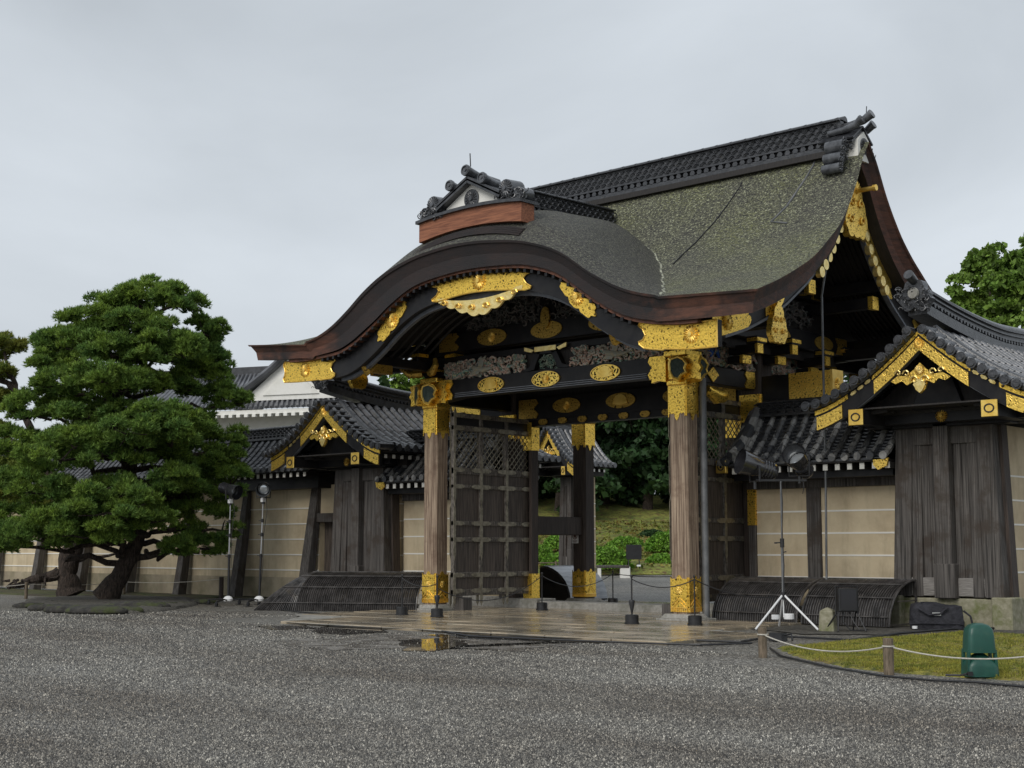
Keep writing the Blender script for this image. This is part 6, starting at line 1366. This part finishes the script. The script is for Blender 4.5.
def pine(name, label, trunk_pts, trunk_r, pads, Z, m='needles', group=None, dens=330, seed=1, extra=None):
    """pads: (px, py, rx, ry, dz) measured on the photo, turned into metres at range Z (+dz)"""
    base = Vector(trunk_pts[0]); t = thing(name, label, 'pine tree', tuple(base), 0, group); pads = [(a, b_, c, d, max(e, .9) if a > 185 else e) for a, b_, c, d, e in pads]
    B = np.array(base); mb = MB(); tp_ = [Vector(p_)-base for p_ in trunk_pts]
    # refine the trunk line
    fine = []
    for a, b_ in zip(tp_, tp_[1:]):
        for k in range(4): fine.append(a.lerp(b_, k/4)+Vector((random.uniform(-.04,.04), random.uniform(-.04,.04), 0)))
    fine.append(tp_[-1]); rs = list(np.interp(np.linspace(0, 1, len(fine)), np.linspace(0, 1, len(trunk_r)), trunk_r))
    mb.tube(fine, rs, 12); mb.build('trunk', 'bark', t, smooth=True)
    Vs, Fs, off = [], [], 0; br = MB()
    for k, (px, py, rx, ry, dz) in enumerate(pads):
        Zp = Z+dz; c = np.array(far(px, py, Zp))-B; a = rx*Zp/F*1.03; h = ry*Zp/F*1.12; dd = a*1.0
        # nearest trunk point lower than the pad
        cand = [q for q in fine if q.z < c[2]+.1] or fine; q = min(cand, key=lambda q: (q-Vector(c)).length+.5*abs(q.z-(c[2]-.5)))
        limb(br, q, Vector(c)-Vector((0,0,h*.3)), .10, .03, .5, 7, k+seed*50)
        sub = 15
        for j in range(sub):      # each pad is a flattened cluster of smaller clumps
            u = rvec(1)[0]; cc = c + u*np.array([a*.78, dd*.78, h*.75]); ra = min(a, 1.0)*rng.uniform(.18, .36)+.10; rh = ra*.7
            if j < 3: limb(br, Vector(c)-Vector((0,0,h*.3)), Vector(cc)-Vector((0,0,rh*.4)), .03, .012, .5, 3, k*9+j)
            n_ = int(dens*(ra**2)*3.0)+16
            P_ = rvec(n_); P_[:, 2] = np.where(P_[:, 2] < -.25, -P_[:, 2]*.6, P_[:, 2]); rr = rng.uniform(.55, 1.03, (n_, 1)); C = cc + P_*rr*np.array([ra, ra, rh])
            ax = P_*np.array([1, 1, .9])+np.array([0, 0, .75]); V, Fq = needles(C, ax, 8, .115, .015, 1.1); Vs.append(V); Fs.append(Fq+off); off += len(V)
    fast_mesh('needles', np.concatenate(Vs), np.concatenate(Fs), m, t); br.build('branches', 'bark', t)
    return t
ZP = 41.5
tb = gnd(105, 599, 0.05)
bp_ = lambda px, py, Z: tuple(far(px, py, Z))
Z0 = -(tb.x-CX)*math.sin(YAW)+(tb.y-CY)*math.cos(YAW)
Pads = [(150,292,30,12,0),(122,303,32,13,.5),(176,302,30,14,-.4),(92,318,32,13,-.5),(205,330,22,14,.3),(140,322,34,12,-1),(68,345,30,12,.5),(172,345,30,11,-1),(196,358,28,13,.6),(112,352,38,12,-1.2),(52,362,22,12,0),
 (62,383,38,14,-.5),(135,383,34,11,-.9),(196,384,32,13,-.3),(226,400,22,15,.3),(33,410,28,16,-.4),(92,410,42,16,-1),(158,418,36,12,-1.6),(216,428,28,15,-.2),(22,446,30,18,-.6),(80,446,46,17,-1.4),(140,452,40,14,-1.2),(196,458,40,15,-1.3),(230,480,18,20,.2),
 (30,486,46,19,-1.5),(92,490,44,17,-2.2),(132,504,24,15,-2.4),(196,498,38,17,-1.6),(222,524,18,20,-.9),(52,520,46,16,-1.9),(14,520,28,18,-1),(188,535,18,14,-1.3),(172,480,28,14,-1.2),(107,508,36,15,-2.7),(232,448,14,12,.3),(40,536,42,14,-1.6),(92,532,40,14,-2.2),(8,540,26,13,-1),(148,520,26,12,-1.8),(178,548,16,10,-.6),(212,545,14,12,-.2),(130,430,44,16,-2.0),(160,350,40,16,-1.2),(60,455,44,18,-2.2),(180,430,36,16,-1.6),(105,380,40,14,-1.8),(95,338,30,12,-1.0),(215,365,16,12,.2)]
Pads += [(a+random.uniform(-22, 22), b_+random.uniform(-6, 14), rx*.85, ry*.9, dz+2.6) for (a, b_, rx, ry, dz) in Pads[::2] if 40 < a < 200 and b_ > 330]
pine('large_pine', 'large layered pine tree with a leaning dark trunk left of the gate', [tb, bp_(119,578,Z0+.1), bp_(133,550,Z0+.2), bp_(143,520,Z0+.4), bp_(128,470,Z0+.5), bp_(122,430,Z0+.4), bp_(118,395,Z0+.3), bp_(132,350,Z0+.2), bp_(140,310,Z0+.2)], [.42,.27,.23,.21,.19,.16,.12,.08,.04], Pads, Z0, seed=1)
t2 = gnd(70, 596, 0); Z2 = -(t2.x-CX)*math.sin(YAW)+(t2.y-CY)*math.cos(YAW)
p2_ = pine('old_pine', 'thick dark crooked pine trunk with a long low limb, behind the leaning pine', [t2, bp_(68,575,Z2), bp_(70,555,Z2), bp_(80,530,Z2), bp_(60,490,Z2), bp_(35,440,Z2), bp_(15,390,Z2)], [.46,.29,.34,.24,.2,.14,.08], [(5,345,20,9,0),(-14,352,22,9,.5),(-4,372,22,8,0),(-20,398,24,10,0),(4,398,14,7,.6),(-6,440,22,18,.4),(18,470,26,16,.6),(-2,506,30,18,0),(45,505,30,16,.8),(-25,470,30,20,0)], Z2, m='needles2', seed=2)
mb = MB()
for a, b_, r0, r1 in (((60,572),(25,583),.20,.12),((25,583),(8,588),.12,.06),((68,560),(92,556),.14,.07),((92,556),(120,555),.06,.03)): limb(mb, Vector(far(*a, Z2))-t2, Vector(far(*b_, Z2-.3))-t2, r0, r1, .5, 6, 3)
for k in range(16):
    q = Vector(far(10+k*4, 583-abs(k-8)*.3-k*.6, Z2-.2))-t2; limb(mb, q, q+Vector((random.uniform(-.35,.35), random.uniform(-.3,.3), random.uniform(-.35,.05))), .05, .015, .8, 3, k)
mb.build('low_limb', 'bark', p2_, smooth=True)
Vd = []; 
# stones round the pine foot, low stakes and rope
rn = random.Random(2)
for k, (a, b_, s_) in enumerate(((28,607,.45),(48,610,.6),(72,612,.75),(98,613,.8),(122,612,.6),(140,609,.85),(160,606,.5),(178,605,.4),(200,603,.45),(128,604,.4),(60,604,.4))):
    p_ = gnd(a, b_, -.04); mb = MB(); rings = []
    for (r_, z) in ((1,0),(1.02,.10),(.9,.22),(.55,.28)): rings.append([(math.cos(q)*s_*r_*(1+.16*math.sin(3*q+k))*.95, math.sin(q)*s_*.5*r_*(1+.2*math.cos(2*q+k)), z*s_*.8+rn.uniform(-.02,.02)*(z > 0)) for q in np.linspace(0, 2*math.pi, 12, endpoint=False)])
    loft(mb, rings, 12); o = mb.build('edging_stone', 'darkstone', None, bevel=.02); o.location = p_; o.rotation_euler = (0,0,YAW+rn.uniform(-.2,.2)); tag(o, 'dark mossy edging stone laid at the foot of the leaning pine', 'stone', 'edging stones round the pine foot')
SP = []
for k, (a, b_) in enumerate(((-25,597),(26,597),(124,594),(221,597))):
    p_ = gnd(a, b_, 0); mb = MB(); h = .46 if k < 3 else .62; mb.lathe([(.05,-.1),(.05,h)] if k < 3 else [(.075,-.1),(.075,h)], (0,0,0), 10); o = mb.build('rope_stake', 'postwood' if k < 3 else 'darkpillar', None); o.location = p_
    tag(o, ['low wooden stake beyond the left end of the pine bed rope','low wooden stake left of the dark pine trunk','low wooden stake just right of the leaning pine trunk','thicker dark post beside the left light stand'][k], 'stake', 'low stakes in front of the pines'); SP.append(Vector((p_.x, p_.y, p_.z+h-.06)))
mb = MB(); 
for a, b_ in zip(SP, SP[1:]): mb.tube(sag(a, b_, .07), .009, 5)
mb.tube(sag(SP[-1], Vector(gnd(262,588,0))+Vector((0,0,.5)), .05), .009, 5); tag(mb.build('bed_rope', 'rope'), 'thin pale rope on low stakes in front of the left wall', 'rope')

def broadleaf(name, label, base, th, tr, clumps, m, lsz, nl, cat='tree', group=None, limbs=True, depth=1.0):
    """clumps: (x right, z up, radius, depth offset) in metres from the base, seen across the view"""
    t = thing(name, label, cat, tuple(base), 0, group); mb = MB(); mb.tube([(0,0,-.1),(.1,0,th*.3),(-.1,.1,th*.7),(0,0,th)], [tr*1.3,tr,tr*.8,tr*.4], 10)
    Vs, Fs, off = [], [], 0
    for k, (x, z, r_, dy) in enumerate(clumps):
        c = np.array(rv*x+fv*dy)+np.array([0,0,z])
        if limbs: limb(mb, (0,0,min(th*.8, max(z-r_*1.5, th*.35))), tuple(c), tr*.4, tr*.1, .4, 5, k)
        for j in range(13):
            cc = c + rvec(1)[0]*r_*np.array([.7,.7*depth,.62]); ra = r_*rng.uniform(.30, .52); n_ = max(20, int(nl*(ra**2)))
            P_ = rvec(n_); P_[:, 2] = np.where(P_[:, 2] < -.3, -P_[:, 2]*.7, P_[:, 2]); C = cc+P_*rng.uniform(.55, 1.05, (n_, 1))*ra*np.array([1,1,.8]); V, Fq = leaves(C, lsz); Vs.append(V); Fs.append(Fq+off); off += len(V)
    mb.build('trunk', 'bark', t, smooth=True); fast_mesh('crown', np.concatenate(Vs), np.concatenate(Fs), m, t); return t
def px_clumps(lst, Z, base):
    out = []
    for (px, py, r_, dz) in lst: q = Vector(far(px, py, Z+dz))-Vector(base); out.append((q.dot(rv), q.z, r_*Z/F, q.dot(fv)))
    return out
# tree on the right behind the wing
b_ = far(1015, 540, 62); b_.z = .5
broadleaf('round_tree', 'tall bright green broadleaf tree behind the right wing roof', b_, 7, .4, px_clumps([(1005,262,26,0),(985,268,22,1),(965,290,20,0),(1000,295,30,-1),(1035,262,34,0),(975,322,26,0),(1015,330,36,-1),(1045,300,36,0),(985,352,26,-.5),(1030,365,36,-1),(955,312,12,0),(965,345,16,0),(1060,340,40,0),(1000,385,34,0),(1060,390,40,0),(1045,240,20,1),(975,302,24,1),(990,325,26,-1),(950,328,12,0),(1010,290,28,1.5),(965,368,20,0),(1020,272,26,-1),(995,360,26,1)], 62, b_), 'leafR', .27, 420)
# tree seen over the left wing roof
b_ = far(405, 540, 88); b_.z = 1
broadleaf('far_tree', 'green broadleaf tree showing above the left wing roof, under the porch eave', b_, 8, .4, px_clumps([(402,382,14,0),(415,372,14,0),(395,398,14,0),(425,392,20,0),(440,378,20,0),(410,415,24,0),(450,405,24,0),(390,420,20,0),(470,390,26,0)], 88, b_), 'leafR', .32, 300)
# hillside beyond the gate
hs = MB(); n_, m_ = 110, 26; vs_ = []
for j in range(m_+1):
    d = 66+ (40*j/m_)
    for i in range(n_+1):
        x = -40+115*i/n_; p_ = Vector((CX, CY, 0))+fv*d+rv*x; h = .6+max(0, (d-67))*.07+max(0, d-78)**1.25*.05+.10*math.sin(x*.7+d*.5)+rn.uniform(-.05,.05); vs_.append((p_.x, p_.y, min(h, 5.2) if j else .3))
hs.add(vs_, [(j*(n_+1)+i, j*(n_+1)+i+1, (j+1)*(n_+1)+i+1, (j+1)*(n_+1)+i) for j in range(m_) for i in range(n_)])
M['bank'] = mat('mossy_leafy_bank', (.09,.125,.02), (.26,.27,.05), rough=.95, scale=.9, detail=10, lo=.38, hi=.62, bump=1, bscale=9, c3=(.11,.06,.025), s3=4.5, t3=(.5,.60), bdist=.1)
tag(hs.build('hillside', 'bank', smooth=True), kind='structure')
def hillz(px, Z): return .6+max(0, (Z-67))*.07+max(0, Z-78)**1.25*.05
# fallen leaves and grass tufts on the bank: uncountable
C = []
for _ in range(9000):
    d = 67+rng.random()*22; x = rng.uniform(-8, 12); p_ = np.array((CX, CY, 0))+np.array(fv)*d+np.array(rv)*x; C.append((p_[0], p_[1], hillz(0, d)+rng.random()*.12))
V, Fq = leaves(np.array(C), .20); tag(fast_mesh('ground_cover', V, Fq, leafmat('bank_plants', (.10,.16,.02), (.20,.13,.04), .8)), 'low plants and fallen leaves scattered on the bank beyond the gate', 'ground cover', kind='stuff')
def shrub(px, py, Z, rx, rh, lb, m='shrub'):
    p_ = far(px, py, Z); z0 = p_.z; t = thing('clipped_shrub', lb, 'shrub', tuple(p_), 0, 'clipped shrubs beyond the gate'); a = rx*Z/F; h = rh*Z/F; n_ = 3600
    P_ = rvec(n_); P_[:, 2] = abs(P_[:, 2]); P_[:, :2] = np.sign(P_[:, :2])*abs(P_[:, :2])**.9; k = (1+.07*np.sin(P_[:, 0]*9)*np.cos(P_[:, 1]*8))[:, None]
    C = P_*rng.uniform(.82, 1.03, (n_, 1))*k*np.array([a, a, h]); V, Fq = leaves(C, .15); fast_mesh('foliage', V, Fq, m, t)
    mb = MB(); 
    for q in range(5): limb(mb, (0,0,-.2), tuple(rvec(1)[0]*np.array([a*.6,a*.6,.2])+np.array([0,0,h*.55])), .04, .015, .4, 4, q)
    mb.build('stems', 'bark', t)
shrub(606,568,67,25,21,'low round clipped shrub above the stone bench, right of the rear pillar'); shrub(562,549,76,18,16,'rounded clipped shrub seen just left of the rear pillar, upper one'); shrub(556,570,68,15,16,'clipped shrub seen left of the rear pillar, lower one')
shrub(666,551,76,20,19,'round clipped shrub next to the right front pillar, upper one'); shrub(663,567,69,18,13,'low clipped shrub next to the right front pillar, lower one'); shrub(626,552,80,20,15,'clipped shrub in the middle of the opening above the dark board'); shrub(652,540,84,14,10,'small dim shrub high on the bank by the right pillar', 'leafD'); shrub(540,560,70,14,14,'clipped shrub half hidden by the open left door'); shrub(700,560,74,20,16,'clipped shrub hidden mostly by the downpipe and pillar')
# dark floodlight board on legs beyond
p_ = far(634, 566, 66); t = thing('display_board', 'dark square board on thin legs among the shrubs beyond the gate', 'board', (p_.x, p_.y, p_.z), YAW)
mb = MB(); mb.box(-.36,.36,-.04,.04,.30,.98); mb.build('board', 'black', t, bevel=.01)
for s_ in (-1,1): mb = MB(); mb.tube([(s_*.24,0,.3),(s_*.26,-.05,-.1)], .025, 6); mb.tube([(s_*.24,.02,.35),(s_*.30,.45,-.1)], .02, 6); mb.build('leg', 'black', t)
mb = MB(); mb.box(.12,.30,-.16,-.06,-.02,.06); mb.build('white_block', 'whitepaint', t)
# stone bench beyond
p_ = far(615, 577, 63); t = thing('stone_bench', 'pale stone slab on two square stone legs beyond the gate', 'bench', (p_.x, p_.y, gh(p_.x, p_.y)), YAW)
mb = MB(); mb.box(-.95,.62,-.25,.25,.38,.50); mb.build('slab', 'greywood', t, bevel=.02)
for a, c in ((-.92,-.62),(.22,.66)): mb = MB(); mb.box(a,c,-.22,.22,-.1,.40 if a < 0 else .44); mb.build('leg', 'white', t, bevel=.02)
# low bamboo rail beyond
p_ = far(556, 568, 62); t = thing('bamboo_rail', 'low bamboo rail beyond the gate, left of the rear pillar', 'rail', (p_.x, p_.y, p_.z), YAW)
mb = MB(); mb.tube([(-1.2,0,.22),(1.2,0,.22)], .03, 6); mb.build('rail', 'postwood', t)
for x in (-1.1,0,1.1): mb = MB(); mb.tube([(x,0,-.3),(x,0,.30)], .05, 6); mb.build('post', 'postwood', t)
# dark evergreens above the bank; first one added to darken a gap
spots = [(848,80,7,44),(560,92,7,44),(605,96,7.5,46),(648,94,7,44),(690,98,7.5,46),(740,95,7,44),(520,99,7,44),(480,97,6.5,40)]
labs = ['dark evergreen behind the gap between the gold beam end and right wing','dark evergreen on the bank seen behind the rear pillar','dark evergreen on the bank in the middle of the gate opening','dark evergreen on the bank just left of the right front pillar','dark evergreen on the bank hidden behind the right front pillar','dark evergreen on the bank behind the right door','dark evergreen on the bank behind the open left door','dark evergreen on the bank farthest left, behind the left door']
for (px, Z, h, rr), lb in zip(spots, labs):
    b_ = far(px, 548, Z); b_.z = 4.0
    L_ = [(px+rng.uniform(-30, 30), py+rng.uniform(-6, 6), rng.uniform(24, 34), rng.uniform(-3, 3)) for py in (385, 400, 415, 430, 448, 462, 476, 488, 420, 455)]
    broadleaf('evergreen_tree', lb, b_, 5, .3, px_clumps(L_, Z, b_), 'leafD', .50, 110, group='evergreens on the bank')
# far wood closing the view behind them: reads as one mass
C = []
for k in range(52000):
    Z = 104+rng.random()*8; x = (rng.uniform(380, 1500)-512)/F*Z; hh = 5 + 11.5*rng.random()**.8 + .8*math.sin(x*.9)+.5*math.sin(x*2.3); p_ = np.array((CX, CY, 0))+np.array(fv)*Z+np.array(rv)*x; C.append((p_[0], p_[1], hh-1.5))
V, Fq = leaves(np.array(C), .75); tag(fast_mesh('far_wood', V, Fq, 'leafD'), 'dark dense wood closing the view on the hill behind the gate', 'wood', kind='stuff')
# small weeds at the right edge
p_ = gnd(1024, 616, 0); t = thing('leafy_weed', 'small bright leafy weed at the wall foot by the right edge', 'plant', tuple(p_)); C = rvec(160)*np.array([.25,.25,.3])*rng.uniform(.3,1,(160,1))+np.array([0,0,.25]); V, Fq = leaves(C, .11); fast_mesh('leaves', V, Fq, 'shrub', t); mb = MB(); mb.tube([(0,0,0),(.03,0,.35)], .008, 5); mb.build('stem', 'bark', t)

# individual pebbles standing proud of the gravel bed in the foreground: uncountable
def pebbles():
    n_ = 520000; u = rng.random(n_); Zs = 9.0*(36/9.0)**(u**1.12); xr = (rng.random(n_)-.5)*.78*Zs
    P_ = np.array((CX, CY, 0))[None, :] + np.array(fv)[None, :]*Zs[:, None] + np.array(rv)[None, :]*xr[:, None]
    # keep off the paving, lawn and pine bed
    X, Y = P_[:, 0], P_[:, 1]; keep = ~((X > -4.8) & (X < 8) & (Y > -9.2)) & ~((Y > -11.5) & (X > 8)) | ((Y < -9.6) & (X < 9.5)); keep &= (Y < -9.3) | (X < -2.2)
    P_ = P_[keep & (Y < -6.5)]; n_ = len(P_); s_ = rng.uniform(.0045, .0105, n_)*(1+np.maximum(0, np.linalg.norm(P_-np.array((CX,CY,0)), axis=1)-14)*.035)*np.where(rng.random(n_) < .06, 1.5, 1); a = rng.uniform(0, 6.28, n_)
    h = s_*rng.uniform(.8, 1.5, n_); V = np.zeros((n_, 5, 3))
    for k in range(4):
        q = a+k*math.pi/2; r_ = s_*rng.uniform(.8, 1.2, n_); V[:, k, 0] = P_[:, 0]+np.cos(q)*r_; V[:, k, 1] = P_[:, 1]+np.sin(q)*r_; V[:, k, 2] = -.062
    V[:, 4] = P_ + np.stack([rng.uniform(-.4, .4, n_)*s_, rng.uniform(-.4, .4, n_)*s_, -.06+h], 1)
    b0 = np.arange(n_)[:, None]*5; Fq = np.concatenate([b0+np.array([[0,1,4]]), b0+np.array([[1,2,4]]), b0+np.array([[2,3,4]]), b0+np.array([[3,0,4]])], 0)
    m = bpy.data.materials.new('pebble'); m.use_nodes = True; n = m.node_tree; b = n.nodes['Principled BSDF']; ge = n.nodes.new('ShaderNodeNewGeometry'); r = n.nodes.new('ShaderNodeValToRGB'); e = r.color_ramp.elements; e.new(.5); e.new(.9)
    for k, (p_, c_) in enumerate([(0,(.030,.028,.026)),(.5,(.105,.10,.092)),(.88,(.31,.295,.26)),(1.0,(.66,.63,.56))]): e[k].position = p_; e[k].color = (*c_, 1)
    n.links.new(ge.outputs['Random Per Island'], r.inputs[0]); tcn = n.nodes.new('ShaderNodeTexCoord'); mp_ = n.nodes.new('ShaderNodeMapping'); mp_.inputs['Rotation'].default_value = (0,0,.5); mp_.inputs['Scale'].default_value = (.6,1.7,1); n.links.new(tcn.outputs['Object'], mp_.inputs[0])
    bg2 = n.nodes.new('ShaderNodeTexNoise'); bg2.inputs['Scale'].default_value = .22; bg2.inputs['Detail'].default_value = 6; bg2.inputs['Roughness'].default_value = .62; n.links.new(mp_.outputs[0], bg2.inputs['Vector'])
    r2 = n.nodes.new('ShaderNodeValToRGB'); r2.color_ramp.elements[0].position = .36; r2.color_ramp.elements[0].color = (.66,.61,.56,1); r2.color_ramp.elements[1].position = .62; r2.color_ramp.elements[1].color = (1.15,1.15,1.13,1); n.links.new(bg2.outputs['Fac'], r2.inputs[0])
    mm = n.nodes.new('ShaderNodeMixRGB'); mm.blend_type = 'MULTIPLY'; mm.inputs[0].default_value = 1; n.links.new(r.outputs[0], mm.inputs[1]); n.links.new(r2.outputs[0], mm.inputs[2]); n.links.new(mm.outputs[0], b.inputs['Base Color']); b.inputs['Roughness'].default_value = .45
    return fast_mesh('loose_pebbles', V.reshape(-1, 3), Fq, m)
tag(pebbles(), 'loose wet grey pebbles covering the courtyard gravel', 'pebbles', kind='stuff')

# grass and moss tufts standing on the right lawn: uncountable
lw = [o for o in bpy.data.objects if o.name.startswith('moss_lawn')][0]; vv = np.array([v.co[:] for v in lw.data.vertices]); nr = (len(vv)-1)//6; E_ = vv[:nr]; c_ = vv[-1]
n_ = 26000; i_ = rng.integers(0, nr, n_); f_ = rng.random((n_, 1)); e1 = E_[i_]*(1-f_)+E_[(i_+1) % nr]*f_; r_ = np.sqrt(rng.random((n_, 1)))*.985; P_ = c_+(e1-c_)*r_
P_[:, 2] = -.06+.05*np.interp(1-r_[:, 0], [0,.03,.12,.28,.5], [0,.55,.8,.95,1])-.012
near = (P_[:, 0] < 17); P_ = P_[near]; V, Fq = needles(P_, np.tile(np.array([0,0,1.]), (len(P_), 1)), 3, .045, .006, .6)
tag(fast_mesh('lawn_grass', V, Fq, leafmat('lawn_blades', (.12,.15,.025), (.34,.31,.055), 2.0, (.25,.18,.06))), 'short yellow green grass and moss blades on the roped lawn', 'grass', kind='stuff')
